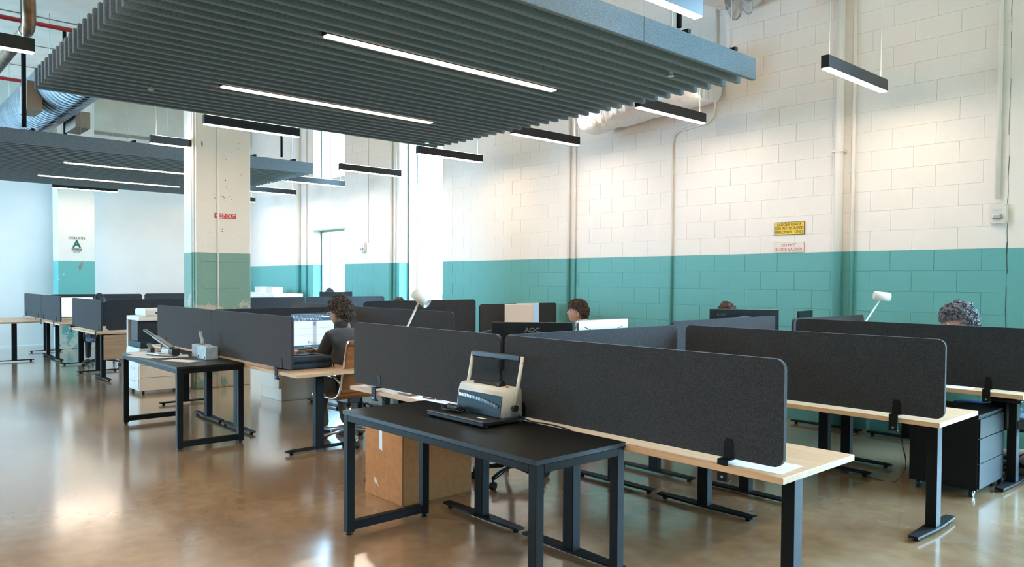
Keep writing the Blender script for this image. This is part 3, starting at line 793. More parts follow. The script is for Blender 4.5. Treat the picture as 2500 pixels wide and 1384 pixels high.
panel_y(-3.45, 4.70, 6.22, .79, 'blue-lit spine screen below the dark monitor with angular logo', G2)
panel_y(-3.395, 6.42, 7.86, .76, 'blue-lit spine screen running to the wall behind the right desk lamp', G2)
panel_y(-8.10, 2.99, 4.62, PZ, 'grey spine screen behind the open document monitor', G2)
panel_y(-8.10, 4.82, 6.57, .825, 'tall grey spine screen left of centre, above the desk lamp', G2)
panel_y(-8.02, 6.58, 8.06, .76, 'dark spine screen behind the boy in profile', G2)
panel_y(-12.52, 3.05, 4.9, .765, 'grey-blue spine screen left of the weathered column', G2)
panel_y(-12.52, 4.95, 6.25, .775, 'grey-blue spine screen just right of the column', G2)
panel_y(-12.52, 6.28, 7.9, .775, 'pale spine screen in front of the paired windows', G2)
panel_y(-16.75, 3.1, 4.75, .77, 'blue-lit spine screen at far left below COLUMN A', G2)
panel_y(-16.75, 4.80, 6.5, .775, 'dark spine screen below the white west wall', G2)
o = box('modesty_panel', (-12.39, 2.98, .34, -12.365, 3.42, .70), M_woodpanel); tag(o, 'oak modesty panel hanging under the desk left of the copier', 'panel')

# far left rounded table
t = thing('meeting_table', 'rounded oak table at the left frame edge', 'table', (-17.2, 2.05, 0))
bm = bmesh.new(); add_prism(bm, rrect(1.8, 1.75, .35, 10), .712, .74); mesh_obj('tabletop', bm, M_wood, t)
t_leg(t, .75, .42, 'y', .74, .62); t_leg(t, -.6, 0, 'y', .74, .7)

# ================================================================== BLACK TABLES
def black_table(x0, y0, x1, y1, label, inset):
    t = thing('side_table', label, 'table', ((x0+x1)/2, (y0+y1)/2, 0), 0, 'black steel-framed side tables')
    w, d = (x1-x0)/2, (y1-y0)/2; z = .757; s = .05
    box('tabletop', (-w, -d, z-.024, w, d, z), M_blacktop, t, .0015)
    for sx in (-1, 1):
        for sy in (-1, 1):
            cx, cy = sx*(w-s/2-.004), sy*(d-s/2-.004)
            lg = box('leg', (cx-s/2, cy-s/2, .018, cx+s/2, cy+s/2, z-.024), M_black, t, .002)
            cyl('rubber_foot', (cx, cy, 0), (cx, cy, .018), .02, M_blkpl, lg, 10)
        cx = sx*(w-s/2-.004)
        box('bottom_rail', (cx-s/2, -d+s+.004, .03, cx+s/2, d-s-.004, .03+s), M_black, t, .002)
        box('top_rail', (cx-s/2, -d+s+.004, z-.024-s*.8, cx+s/2, d-s-.004, z-.024), M_black, t, .002)
    for sy in (-1, 1):
        cy = sy*(d-s/2-.004)
        box('apron', (-w+s+.004, cy-s/2, z-.024-s*.75, w-s-.004, cy+s/2, z-.024), M_black, t, .002)
    return t
black_table(-4.10, 2.295, -2.40, 2.905, 'black steel-framed table in the foreground carrying the binding machine', 0)
black_table(-8.76, 2.28, -7.03, 2.895, 'black steel-framed table at left carrying papers and tissue box', 0)

# ---- cardboard box
t = thing('cardboard_box', 'large brown cardboard box on the floor under the foreground table', 'box', (-4.57, 3.18, 0), 0)
box('carton', (-.245, -.30, 0, .245, .30, .505), M_card, t, .003)
box('corner_seam', (.2415, -.3012, .006, .2452, -.297, .5), M_cardedge, t)
bm = bmesh.new()
for k in range(6): add_box(bm, -.2462, -.297, .06+k*.035, -.2425, -.3007, .078+k*.035)
mesh_obj('printed_marks', bm, M_ink, t)
def sheet(name, pts, m, parent, th=.0006, nrm=(0, -1, 0)):
    bm = bmesh.new(); a = [bm.verts.new(p) for p in pts]; nv = Vector(nrm)*th; b_ = [bm.verts.new(Vector(p)+nv) for p in pts]; n = len(pts)
    bm.faces.new(list(reversed(a))); bm.faces.new(b_)
    for i in range(n): bm.faces.new((a[i], a[(i+1) % n], b_[(i+1) % n], b_[i]))
    bmesh.ops.recalc_face_normals(bm, faces=bm.faces); return mesh_obj(name, bm, m, parent)
sheet('tape_strip', [(-.05, -.3002, .35), (-.015, -.3002, .34), (-.015, -.3002, .5), (-.055, -.3002, .5)], M_tape, t)
sheet('tape_scrap', [(-.12, -.3002, .14), (-.09, -.3002, .12), (-.06, -.3002, .075), (-.085, -.3002, .09), (-.115, -.3002, .10)], M_paper, t)
sheet('tape_scrap', [(.2452, .05, .44), (.2452, .10, .42), (.2452, .11, .40), (.2452, .07, .41)], M_paper, t, nrm=(1, 0, 0))

# ---- binding machine
t = thing('binding_machine', 'cream and black comb binding machine with a raised black handle on the foreground table', 'binding machine', (-3.345, 2.815, .757))
box('base_tray', (-.27, -.24, .008, .24, .07, .030), M_blkpl, t, .003)
box('tray_rim', (-.27, -.242, .030, .24, -.222, .036), M_glove, t, .001)
for sx in (-.27, .23):
    for sy in (-.21, .04): cyl('rubber_foot', (sx, sy, 0), (sx, sy, .008), .012, M_blkpl, t, 8)
bm = bmesh.new()  # body: rounded trapezoid cross-section in y/z
prof = [(-.075, 0), (-.055, .135), (-.045, .155), (-.025, .163), (.055, .163), (.068, .155), (.075, 0)]
W_ = .212
a = [bm.verts.new((-W_, y, z+.030)) for y, z in prof]; b_ = [bm.verts.new((W_, y, z+.030)) for y, z in prof]; n = len(prof)
bm.faces.new(a); bm.faces.new(list(reversed(b_)))
for i in range(n): bm.faces.new((a[i], b_[i], b_[(i+1) % n], a[(i+1) % n]))
bmesh.ops.recalc_face_normals(bm, faces=bm.faces)
bmesh.ops.bevel(bm, geom=bm.edges[:], offset=.006, segments=2, affect='EDGES'); mesh_obj('body', bm, M_cream, t, True)
def fy(z): return -.077+(z-.030)*.148
sheet('front_panel', [(-.192, fy(.034)-.002, .034), (.192, fy(.034)-.002, .034), (.192, fy(.150)-.002, .150), (-.192, fy(.150)-.002, .150)], M_dkblue, t, .003)
bm = bmesh.new()
for k in range(34):
    u = -.178+k*.0104; z = .128-.00009*k*k*.35
    add_box(bm, u, fy(z)-.012, z-.012, u+.006, fy(z)-.004, z+.006)
mesh_obj('comb_teeth', bm, M_chrome, t)
bm = bmesh.new(); add_tube(bm, [(-.11, .0, .197), (.09, .0, .197)], .019, 10)
for k in range(24): add_tube(bm, [(-.108+k*.008, .0, .197), (-.105+k*.008, 0, .197)], .021, 10)
mesh_obj('binding_comb', bm, M_blkpl, t, True)
cyl('comb_knob', (.095, .0, .198), (.125, .0, .198), .024, M_blkpl, t, 14)
box('red_switch', (.165, -.02, .192, .185, -.005, .200), M_redink, t, .002)
for s in (-1, 1):
    o = tube('handle_arm', [(s*.220, .0, .085), (s*.220, .035, .22), (s*.220, .064, .365)], [.012, .011, .011], M_cream, t, 6)
    o.scale = (1, 1, 1)
cyl('pivot_knob', (.220, 0, .082), (.239, 0, .082), .019, M_blkpl, t, 16)
cyl('pivot_knob', (-.239, 0, .082), (-.220, 0, .082), .019, M_blkpl, t, 16)
bm = bmesh.new(); add_box(bm, -.214, .045, .335, .214, .075, .372, bev=.008, seg=2); mesh_obj('handle_bar', bm, M_copdk, t)
for z in (.352, .33): cyl('screw', (.230, .064-(.352-z)*.3, z), (.2335, .064-(.352-z)*.3, z), .005, M_alu, t, 8)
o = box('paper_label', (.09, -.16, .030, .15, -.14, .0307), M_paper, t)
t = thing('power_adapter', 'black power brick with coiled cable lying on the binding machine tray', 'power adapter', (-3.49, 2.675, .787))
box('brick', (-.045, -.02, .008, .055, .025, .038), M_blkpl, t, .006, 2)
rnd = random.Random(3); pts = []
for k in range(60):
    a = k*.42; pts.append((.085*math.cos(a)*(1+.2*math.sin(k*.7))-.01, .045*math.sin(a)*(1+.2*math.cos(k*.9)), .012+.008*abs(math.sin(k*1.3))+(.02 if k % 9 == 0 else 0)))
tube('cable', pts, .0035, M_blkpl, t, 6)

# ---- things on the left black table
TZt = .757
def paper(x, y, w, h, rz, z, label, grp=None):
    bm = bmesh.new(); add_box(bm, -w/2, -h/2, 0, w/2, h/2, .0012); o = mesh_obj('paper_sheet', bm, M_paper)
    o.location = (x, y, z); o.rotation_euler = (0, 0, rz); tag(o, label, 'paper', grp)
G = 'sheets of paper on the left black table'
paper(-8.52, 2.46, .42, .30, .1, TZt, 'paper sheet under the stapler at the table left end', G)
paper(-8.35, 2.62, .32, .24, -.2, TZt+.0015, 'paper sheet behind the stapler, next to the copier', G)
paper(-8.18, 2.40, .42, .28, .25, TZt+.003, 'large paper sheet under the hole punch', G)
paper(-8.0, 2.55, .30, .30, -.3, TZt+.0045, 'paper sheet poking out right of the hole punch', G)
paper(-7.56, 2.50, .36, .16, .42, TZt, 'single paper sheet alone in front of the tissue box', G)
t = thing('hole_punch', 'large grey heavy-duty hole punch with a raised lever on the papers', 'hole punch', (-8.10, 2.52, TZt+.008), .30); t.scale = (.86, .9, .72)
box('base', (-.20, -.06, 0, .16, .06, .018), M_glove, t, .004, 2)
tube('guide_bar', [(-.24, -.075, .02), (.22, -.075, .02)], .020, M_alu, t, 10)
box('punch_head', (-.02, -.05, .018, .14, .05, .10), M_cream, t, .010, 2)
bm = bmesh.new(); add_box(bm, -.20, -.035, -.012, .17, .035, .022, bev=.006); o = mesh_obj('lever', bm, M_glove, t); o.location = (-.03, 0, .175); o.rotation_euler = (0, .42, 0)
bm = bmesh.new(); add_box(bm, -.14, -.022, -.014, .09, .022, .016, bev=.008, seg=2); o = mesh_obj('lever_grip', bm, M_blkpl, t); o.location = (-.28, 0, .285); o.rotation_euler = (0, .42, 0)
box('pivot_block', (.12, -.05, .018, .20, .05, .11), M_blkpl, t, .006)
t = thing('stapler', 'long black stapler on papers at the left end of the table', 'stapler', (-8.52, 2.50, TZt+.004), -.15)
box('base', (-.15, -.022, 0, .13, .022, .012), M_blkpl, t, .003); box('hinge', (.08, -.02, .012, .13, .02, .05), M_blkpl, t, .004)
bm = bmesh.new(); add_box(bm, -.14, -.02, -.012, .14, .02, .014, bev=.006); o = mesh_obj('arm', bm, M_blkpl, t); o.location = (-.01, 0, .062); o.rotation_euler = (0, .12, 0)
def tissue_box(x, y, label, m, rz, tiss):
    t = thing('tissue_box', label, 'tissue box', (x, y, TZt), rz, 'tissue boxes on the left black table')
    box('carton', (-.115, -.06, 0, .115, .06, .125), m, t, .002)
    bm = bmesh.new(); add_prism(bm, [(.055*math.cos(2*PI*k/16), .026*math.sin(2*PI*k/16)) for k in range(16)], .125, .1262); mesh_obj('opening', bm, M_ink, t)
    for s in (-1, 1): cyl('printed_dot', (s*.085, -.0612, .022), (s*.085, -.0598, .022), .012, M_dkblue, t, 12)
    if tiss:
        bm = bmesh.new(); N = 8; gr = []
        for i in range(N):
            gr.append([bm.verts.new((-.03+.06*j/(N-1)+.012*math.sin(i*.9)-.022*i/(N-1), .014*math.sin(j*1.3+i*.5), .124+.135*i/(N-1)+(.012*math.sin(j*2) if i == N-1 else 0))) for j in range(N)])
        for i in range(N-1):
            for j in range(N-1): bm.faces.new((gr[i][j], gr[i][j+1], gr[i+1][j+1], gr[i+1][j])).smooth = True
        bmesh.ops.solidify(bm, geom=bm.faces[:], thickness=.002); mesh_obj('tissue', bm, M_paper, t)
tissue_box(-7.84, 2.79, 'pale tissue box with a tissue sticking up, left of the pair', M_tissuebox, .0, True)
tissue_box(-7.60, 2.76, 'blue tissue box, right of the pair on the left table', M_tissueb, .0, False)

# ---- navy laptop bag
t = thing('laptop_bag', 'dark navy padded laptop bag on the desk edge by the seated man', 'bag', (-6.46, 3.21, DZ))
bm = bmesh.new(); add_box(bm, -.16, -.22, .0, .16, .22, .058, bev=.022, seg=3); mesh_obj('main_compartment', bm, M_bagnavy, t, True)
bm = bmesh.new(); add_box(bm, -.155, -.215, .054, .155, .215, .112, bev=.024, seg=3); mesh_obj('front_pocket', bm, M_bagnavy, t, True)
tube('zip', [(.1605, -.2, .056), (.1625, 0, .056), (.1605, .2, .056)], .003, M_blkpl, t, 5)
tube('strap', [(-.1, -.17, .102), (-.02, -.12, .115), (.06, -.02, .112), (.0, .08, .118), (.1, .14, .108), (.16, .20, .09), (.175, .215, .03), (.172, .22, .006)], .007, M_bagnavy, t, 6)
t = thing('brown_bag', 'brown leather bag lying on the floor by the right desk leg', 'bag', (-1.72, 7.18, 0), .2)
bm = bmesh.new(); bmesh.ops.create_uvsphere(bm, u_segments=28, v_segments=18, radius=1)
for v in bm.verts:
    c = v.co; e = .55
    v.co = Vector((math.copysign(abs(c.x)**e, c.x)*.26, math.copysign(abs(c.y)**e, c.y)*.17, math.copysign(abs(c.z)**e, c.z)*.10+.10))
    v.co += Vector((0, 0, 1))*noise.noise(v.co*7)*.02*(v.co.z > .05)
    if v.co.z < 0: v.co.z = 0
mesh_obj('body', bm, M_brown, t, True)
tube('handle', [(-.1, -.15, .17), (-.05, -.17, .21), (.05, -.17, .21), (.1, -.15, .17)], .008, M_brown, t, 6)
for s in (-1, 1): tube('seam_piping', [(s*.258, -.1, .1), (s*.262, 0, .1), (s*.258, .1, .1)], .005, M_brown, t, 5)

# ================================================================== MONITORS
def monitor(cx, cy, ztop, w, h, rz, label, screen, back=M_blkpl, logo=None, base_z=DZ, grp=None, tilt=0, stand=True, curve=True, bez=.012):
    """screen faces local -Y; back faces local +Y"""
    t = thing('monitor', label, 'monitor', (cx, cy, base_z), rz, grp)
    zt = ztop-base_z; zb = zt-h
    bm = bmesh.new(); add_box(bm, -w/2, -.012, zb, w/2, .012, zt, bev=.004); mesh_obj('casing', bm, back, t)
    box('display', (-w/2+bez, -.0135, zb+bez*1.4, w/2-bez, -.0118, zt-bez), screen, t)
    bm = bmesh.new()
    prof = [(-w*.32, zb+h*.16), (w*.32, zb+h*.16), (w*.22, zb+h*.62), (-w*.22, zb+h*.62)]
    a = [bm.verts.new((x, .012, z)) for x, z in prof]; b_ = [bm.verts.new((x*.8, .034, zb+h*.4+(z-zb-h*.4)*.75)) for x, z in prof]
    bm.faces.new(list(reversed(b_)))
    for i in range(4): bm.faces.new((a[i], a[(i+1) % 4], b_[(i+1) % 4], b_[i]))
    bmesh.ops.recalc_face_normals(bm, faces=bm.faces); mesh_obj('back_bulge', bm, back, t)
    if stand:
        box('stand_neck', (-.028, .034, .012, .028, .052, zb+h*.5), back, t, .004)
        bm = bmesh.new(); add_prism(bm, [(x, y+.02) for x, y in rrect(.24, .18, .03, 4)], 0, .012); mesh_obj('stand_base', bm, back, t)
    return t, zt, zb
def back_text(t, s, size, x, z, m, sx=1, bold=.0):
    # read from local +Y side
    M4 = Matrix.Translation((x, .0135, z)) @ Matrix.Rotation(PI, 4, 'Z') @ Matrix.Rotation(PI/2, 4, 'X') @ Matrix.Diagonal((sx, 1, 1, 1))
    return text('logo', s, size, m, t, M4, bold=bold)
RZc = YAW  # broadside to the viewpoint's side of the room; back (+Y local) faces the aisle
ang = math.atan2(.745, .667)
t, zt, zb = monitor(-3.855, 3.64, 1.258, .565, .34, ang+PI, 'dark monitor seen from behind with AOC logo, above the large near screen', M_blkpl, M_copdk)
back_text(t, 'AOC', .042, -.0, zt-.055, M_alu, 1.15, .0012)
for s in (-1, 1): tube('accent_line', [(s*.20, .0135, zt-.055), (s*.10, .0135, zt-.085), (s*.03, .0135, zt-.10)], .0022, M_ink, t, 4)
t, zt, zb = monitor(-3.625, 4.12, 1.273, .50, .33, -PI/2-.06, 'pale lit monitor seen from behind with AOC logo, right of the dark one', M_blkpl, M_alu)
back_text(t, 'AOC', .036, 0, zt-.085, M_white, 1.15, .001)
for s in (-1, 1): tube('accent_line', [(s*.19, .0135, zt-.05), (s*.10, .0135, zt-.08), (s*.03, .0135, zt-.095)], .002, M_ink, t, 4)
t, zt, zb = monitor(-3.63, 6.0, 1.308, .61, .36, ang+PI, 'dark monitor seen from behind with an angular ridge, hair top above it', M_blkpl, M_copdk)
back_text(t, 'acer', .042, .20, zt-.045, M_glove, 1.2)
sheet('ridge', [(.0, .0125, zt-.055), (.12, .0125, zt-.085), (-.14, .0125, zt-.085)], M_alu, t, .002, (0, 1, 0))
monitor(-3.72, 7.28, 1.262, .40, .24, PI/2+.15, 'small black monitor above the spine screen near the thick conduit', M_blkpl, M_blkpl)
# cream and blue screens of the boy
monitor(-7.70, 7.02, 1.225, .40, .27, PI/2-.55, 'cream-faced monitor in front of the dark spine screen', M_cream_s, M_white)
monitor(-7.76, 7.24, 1.232, .44, .30, PI/2+.05, 'pale blue monitor directly behind the cream-faced monitor', M_blue_s, M_white)
monitor(-15.55, 3.30, 1.20, .52, .37, PI/2-.35, 'bright white screen at far left between two charcoal screens', M_bright, M_white)
monitor(-9.0, 6.4, 1.24, .58, .33, ang+PI, 'dark monitor strip just right of the curly-haired man', M_blkpl, M_blkpl)
# document monitor
t, zt, zb = monitor(-7.72, 4.03, 1.175, .69, .40, PI/2, 'black monitor showing a white Page 1 document in front of the seated man', M_scr_w, M_blkpl)
yl = -.0142
def scr(nm, u0, z0, u1, z1, m): return box(nm, (u0, yl-.0006, z0, u1, yl+.0004, z1), m, t)
scr('toolbar', -.333, zt-.085, .333, zt-.013, M_scr_d); scr('taskbar', -.333, zb+.018, .333, zb+.050, M_scr_d)
yl = -.0152
scr('search_field', .03, zt-.05, .16, zt-.034, M_scr_w)
rnd = random.Random(5)
bm = bmesh.new()
for r_i in range(4):
    u = -.32
    while u < .02:
        wd = rnd.uniform(.008, .03); add_box(bm, u, yl-.0006, zt-.030-r_i*.015, u+wd, yl+.0004, zt-.025-r_i*.015); u += wd+rnd.uniform(.006, .02)
for k in range(12): add_box(bm, -.19+k*.018, yl-.0006, zb+.030, -.182+k*.018, yl+.0004, zb+.038)
stuff(mesh_obj('toolbar_icons', bm, M_scr_w, t))
for z in (zt-.165, zt-.24): scr('ruled_line', -.31, z, .2, z+.0025, M_scr_l)
scr('table_column', -.085, zb+.05, -.04, zt-.085, M_scr_l); scr('grey_cell', -.085, zt-.14, -.045, zt-.095, M_scr_g)
text('page_label', 'Page 1', .055, M_scr_g, t, Matrix.Translation((-.07, -.0165, zb+.075)) @ Matrix.Rotation(PI/2, 4, 'X'))
t = thing('keyboard', 'black keyboard under the document monitor', 'keyboard', (-7.42, 3.95, DZ), PI/2)
box('keyboard_body', (-.20, -.065, 0, .20, .065, .016), M_blkpl, t, .004)
bm = bmesh.new()
for i in range(14):
    for j in range(5): add_box(bm, -.19+i*.027, -.055+j*.022, .016, -.168+i*.027, -.037+j*.022, .020)
stuff(mesh_obj('keys', bm, M_copdk, t))

# ================================================================== DESK LAMPS
def desk_lamp(head, base, label, az, el):
    t = thing('desk_lamp', label, 'desk lamp', (base[0], base[1], DZ), 0, 'white tube desk lamps')
    H = Vector(head)-Vector((base[0], base[1], DZ))
    cyl('base', (0, 0, 0), (0, 0, .018), .085, M_lamp, t, 28)
    tube('arm', [(0, 0, .018), H*.5+Vector((0, 0, .009)), H], .008, M_lamp, t, 8)
    d = Vector((math.cos(az)*math.cos(el), math.sin(az)*math.cos(el), math.sin(el)))
    bm = bmesh.new(); R_ = .040; p0 = H-d*.055+Vector((0, 0, .035)); p1 = H+d*.085+Vector((0, 0, .035))
    q = d.to_track_quat('Z', 'Y').to_matrix()
    prof = [(0.0, .010), (.0, R_-.004), (.004, R_), (.14, R_), (.14, R_-.004), (.06, R_-.006), (.06, 0.004)]
    rings = []
    for s, r_ in prof: rings.append([bm.verts.new(p0+q @ Vector((r_*math.cos(2*PI*k/24), r_*math.sin(2*PI*k/24), s))) for k in range(24)])
    for a, b_ in zip(rings, rings[1:]):
        for k in range(24): bm.faces.new((a[k], a[(k+1) % 24], b_[(k+1) % 24], b_[k])).smooth = True
    bm.faces.new(rings[0]); bm.faces.new(list(reversed(rings[-1])))
    bmesh.ops.recalc_face_normals(bm, faces=bm.faces); mesh_obj('lamp_shade', bm, M_lamp, t)
    c = p0+d*.062; cyl('reflector', c, c+d*.004, R_-.008, M_lampin, t, 20)
desk_lamp((-4.71, 3.28, 1.385), (-4.92, 3.07), 'white tube desk lamp at centre, tilted down to the right', math.atan2(.50, .75)-.15, -.62)
desk_lamp((-2.935, 7.15, 1.39), (-3.21, 6.86), 'white tube desk lamp at right in front of the teal wall', math.atan2(.60, .70), -.12)

# ================================================================== PEDESTALS, CABINETS, COPIER
t = thing('file_pedestal', 'black metal pedestal on castors under the third row desk at right', 'pedestal', (-2.02, 6.28, 0))
PX0, PX1, PY0, PY1 = -.42, .15, -.22, .25
t.location = (-1.93, 6.34, 0)
box('cabinet_body', (-.33, -.26, .06, .13, .30, .585), M_black, t, .003)
box('top_panel', (-.335, -.265, .585, .135, .305, .605), M_black, t, .003)
for z0, z1 in ((.07, .25), (.255, .43), (.435, .575)):
    box('drawer', (.13, -.25, z0, .142, .29, z1), M_black, t, .002)
for sx in (-.28, .08):
    for sy in (-.20, .24):
        cyl('castor', (sx-.012, sy, .03), (sx+.012, sy, .03), .03, M_blkpl, t, 16); box('castor_fork', (sx-.018, sy-.01, .03, sx+.018, sy+.01, .062), M_alu, t)
t = thing('white_cabinet', 'low pale grey cabinet on the floor below the document desk', 'cabinet', (-9.39, 4.42, 0))
bm = bmesh.new(); add_prism(bm, [(-.31, .0), (.31, 0), (.31, .62), (-.31, .62)], 0, .001); bm.free()
box('carcass', (-.31, -.20, .0, .31, .35, .60), M_cream, t, .003)
box('door', (-.305, -.235, .16, .305, -.20, .60), M_cream, t, .003)
box('worktop', (-.32, -.24, .60, .32, .36, .625), M_cream, t, .003)
t = thing('copier', 'large white office copier with dark paper tray bay behind the left table', 'copier', (-11.03, 3.34, 0))
box('lower_body', (-.30, -.33, .05, .28, .33, .62), M_white, t, .008, 2)
box('left_column', (-.30, -.33, .62, -.245, .33, .98), M_white, t, .01, 2)
box('rear_column', (-.20, .18, .62, .28, .33, .98), M_copdk, t, .006)
box('bay_shade_fill', (-.245, -.305, .62, .13, .18, .978), M_copdk, t, .004)  # solid dark block filling the bay; its colour stands in for shade
box('output_tray', (-.23, -.325, .62, .31, .30, .71), M_dkblue, t, .02, 2)
box('control_strip', (.10, -.22, .735, .12, .15, .745), M_alu, t)
box('scanner_body', (-.30, -.33, .98, .28, .33, 1.04), M_white, t, .012, 2)
box('document_feeder', (-.20, -.25, 1.04, .27, .31, 1.14), M_white, t, .025, 3)
box('feeder_slot', (.265, -.12, 1.07, .274, .25, 1.10), M_copdk, t, .002)
box('feeder_tray', (.24, -.05, 1.075, .34, .22, 1.10), M_cream, t, .01, 2)
for z0, z1 in ((.40, .58), (.23, .385), (.07, .22)):
    dr = box('drawer', (-.285, -.338, z0, .26, -.33, z1), M_white, t, .003)
    box('handle', (-.10, -.344, z1-.06, .10, -.338, z1-.03), M_wire, dr, .002)
    box('side_seam', (.279, -.32, z1+.004, .2815, .32, z1+.007), M_copdk, t)
for sx in (-.24, .22):
    for sy in (-.27, .27): cyl('castor', (sx, sy-.015, .028), (sx, sy+.015, .028), .028, M_copdk, t, 12)
t = thing('low_cabinet', 'long white cabinet with papers on it at the far wall beyond the column', 'cabinet', (-17.4, 7.6, 0))
box('carcass', (-1.9, -.35, 0, 1.4, .35, 1.22), M_trimw, t, .004)
for k in range(5): box('door', (-1.88+k*.655, -.365, .05, -1.24+k*.655, -.35, 1.17), M_trimw, t, .003)
monitor(-12.75, 7.0, 1.32, .62, .34, PI/2-.2, 'black monitor seen nearly edge-on above the pale far screen', M_blkpl, M_blkpl)
for x, y, lab in ((-17.0, 7.45, 'left'), (-16.3, 7.4, 'right')):
    t = thing('storage_box', 'small %s white box on the far long cabinet' % lab, 'box', (x, y, 1.22)); box('carton', (-.18, -.12, 0, .18, .12, .13), M_white, t, .004); box('lid', (-.185, -.125, .13, .185, .125, .15), M_white, t, .004)

# papers on desks
def sheet_on_desk(x, y, w, h, rz, label, z=DZ):
    bm = bmesh.new(); add_box(bm, -w/2, -h/2, 0, w/2, h/2, .001); o = mesh_obj('paper_sheet', bm, M_paper); o.location = (x, y, z+.0005); o.rotation_euler = (0, 0, rz); tag(o, label, 'paper')
sheet_on_desk(-1.76, 3.06, .297, .21, .05, 'white sheet poking out behind the right end of the largest near screen')
sheet_on_desk(-4.93, 3.10, .30, .24, .0, 'white sheet on the desk under the screen left of the binding machine')
sheet_on_desk(-4.62, 3.10, .21, .28, .3, 'white sheet half under the screen right of its clamp')
sheet_on_desk(-2.15, 6.53, .36, .26, .1, 'white papers on the third row desk above the jeans')
o = box('notebook', (-4.55, 2.985, DZ, -4.40, 3.18, DZ+.012), M_leather); tag(o, 'small brown notebook on the desk under the left felt screen', 'notebook')
t = thing('bracelet_cable', 'loop of tan cable on the desk beside the brown notebook', 'cable', (-4.25, 3.06, DZ+.004))
tube('cable', [(.07*math.cos(a/10*PI), .045*math.sin(a/10*PI), .0) for a in range(20)], .004, M_leather, t, 6)
box('plug', (.07, -.01, -.004, .11, .01, .008), M_blkpl, t)

def cable(label, pts):
    # smooth the polyline
    P = [Vector(p) for p in pts]; out = []
    for i in range(len(P)-1):
        p0, p1, p2, p3 = P[max(i-1, 0)], P[i], P[i+1], P[min(i+2, len(P)-1)]
        for s in range(8):
            u = s/8; out.append(.5*((2*p1)+(-p0+p2)*u+(2*p0-5*p1+4*p2-p3)*u*u+(-p0+3*p1-3*p2+p3)*u**3))
    out.append(P[-1]); tag(tube('cable', out, .0042, M_blkpl, None, 6), label, 'cable')
cable('thin black cable hanging to the floor under the second row desk', [(-2.55, 6.35, .70), (-2.45, 6.3, .52), (-2.38, 6.25, .30), (-2.33, 6.2, .12), (-2.38, 6.12, .006), (-2.5, 6.1, .005), (-2.62, 6.15, .005)])
cable('thin cable looping under the document desk edge', [(-6.45, 3.4, .70), (-6.6, 3.42, .58), (-6.75, 3.45, .50), (-6.72, 3.5, .58), (-6.65, 3.52, .71)])
cable('black cable drooping under the desk left of the binding machine', [(-5.0, 3.1, .70), (-4.95, 3.15, .60), (-4.86, 3.2, .52), (-4.80, 3.25, .40), (-4.72, 3.3, .60), (-4.6, 3.3, .71)])
cable('black cable trailing from the binding machine over the desk edge', [(-3.13, 2.86, .79), (-3.05, 2.88, .768), (-2.98, 2.90, .766), (-2.90, 2.93, .758), (-2.82, 2.95, .746)])

# ================================================================== CHAIRS
def star_base(t, h, m=M_blkpl, mc=M_chrome, R=.30):
    for k in range(5):
        a = 2*PI*k/5+.3
        c, s = math.cos(a), math.sin(a)
        leg = tube('base_arm', [(0, 0, .13), (c*R*.5, s*R*.5, .11), (c*R, s*R, .085)], [.024, .020, .016], m, t, 8)
        cyl('castor', (c*R-s*.018, s*R+c*.018, .03), (c*R+s*.018, s*R-c*.018, .03), .03, M_blkpl, leg, 14)
        cyl('castor_stem', (c*R, s*R, .05), (c*R, s*R, .085), .009, m, leg, 8)
    cyl('gas_lift', (0, 0, .10), (0, 0, h-.06), .025, mc, t, 14)
def mesh_chair(x, y, rz, label, grp='office chairs'):
    """seat faces local +X"""
    t = thing('office_chair', label, 'chair', (x, y, 0), rz, grp)
    star_base(t, .46, M_blkpl, M_blkpl)
    bm = bmesh.new(); add_prism(bm, rrect(.48, .48, .12, 5), .44, .50); bmesh.ops.bevel(bm, geom=[e for e in bm.edges if abs(e.verts[0].co.z-e.verts[1].co.z) < .001], offset=.015, segments=2, affect='EDGES'); mesh_obj('seat', bm, M_mesh, t, True)
    box('tilt_mechanism', (-.12, -.08, .39, .1, .08, .44), M_blkpl, t, .01)
    bm = bmesh.new(); N = 10; gr = []
    for i in range(N):
        v = i/(N-1); row = []
        for j in range(N):
            u = j/(N-1)*2-1; wd = .235*(1-.25*v**3)
            row.append(bm.verts.new((-.26-.07*v-.03*math.sin(v*PI)+.05*u*u, u*wd, .56+.56*v-.03*u*u*v)))
        gr.append(row)
    for i in range(N-1):
        for j in range(N-1): bm.faces.new((gr[i][j], gr[i][j+1], gr[i+1][j+1], gr[i+1][j])).smooth = True
    bmesh.ops.solidify(bm, geom=bm.faces[:], thickness=.012); mesh_obj('backrest', bm, M_mesh, t)
    tube('back_frame', [tuple(gr_) for gr_ in [(-.30, -.24, .58), (-.33, -.235, .85), (-.36, -.19, 1.10), (-.39, 0, 1.135), (-.36, .19, 1.10), (-.33, .235, .85), (-.30, .24, .58), (-.27, 0, .54), (-.30, -.24, .58)]], .013, M_blkpl, t, 8)
    tube('back_support', [(-.05, 0, .42), (-.26, 0, .43), (-.33, 0, .60)], .02, M_blkpl, t, 8)
    for s in (-1, 1):
        tube('armrest_post', [(-.02, s*.22, .43), (-.02, s*.28, .45), (-.02, s*.285, .64)], .014, M_blkpl, t, 8)
        box('armrest_pad', (-.12, s*.285-.035, .64, .12, s*.285+.035, .665), M_blkpl, t, .01, 2)
    return t
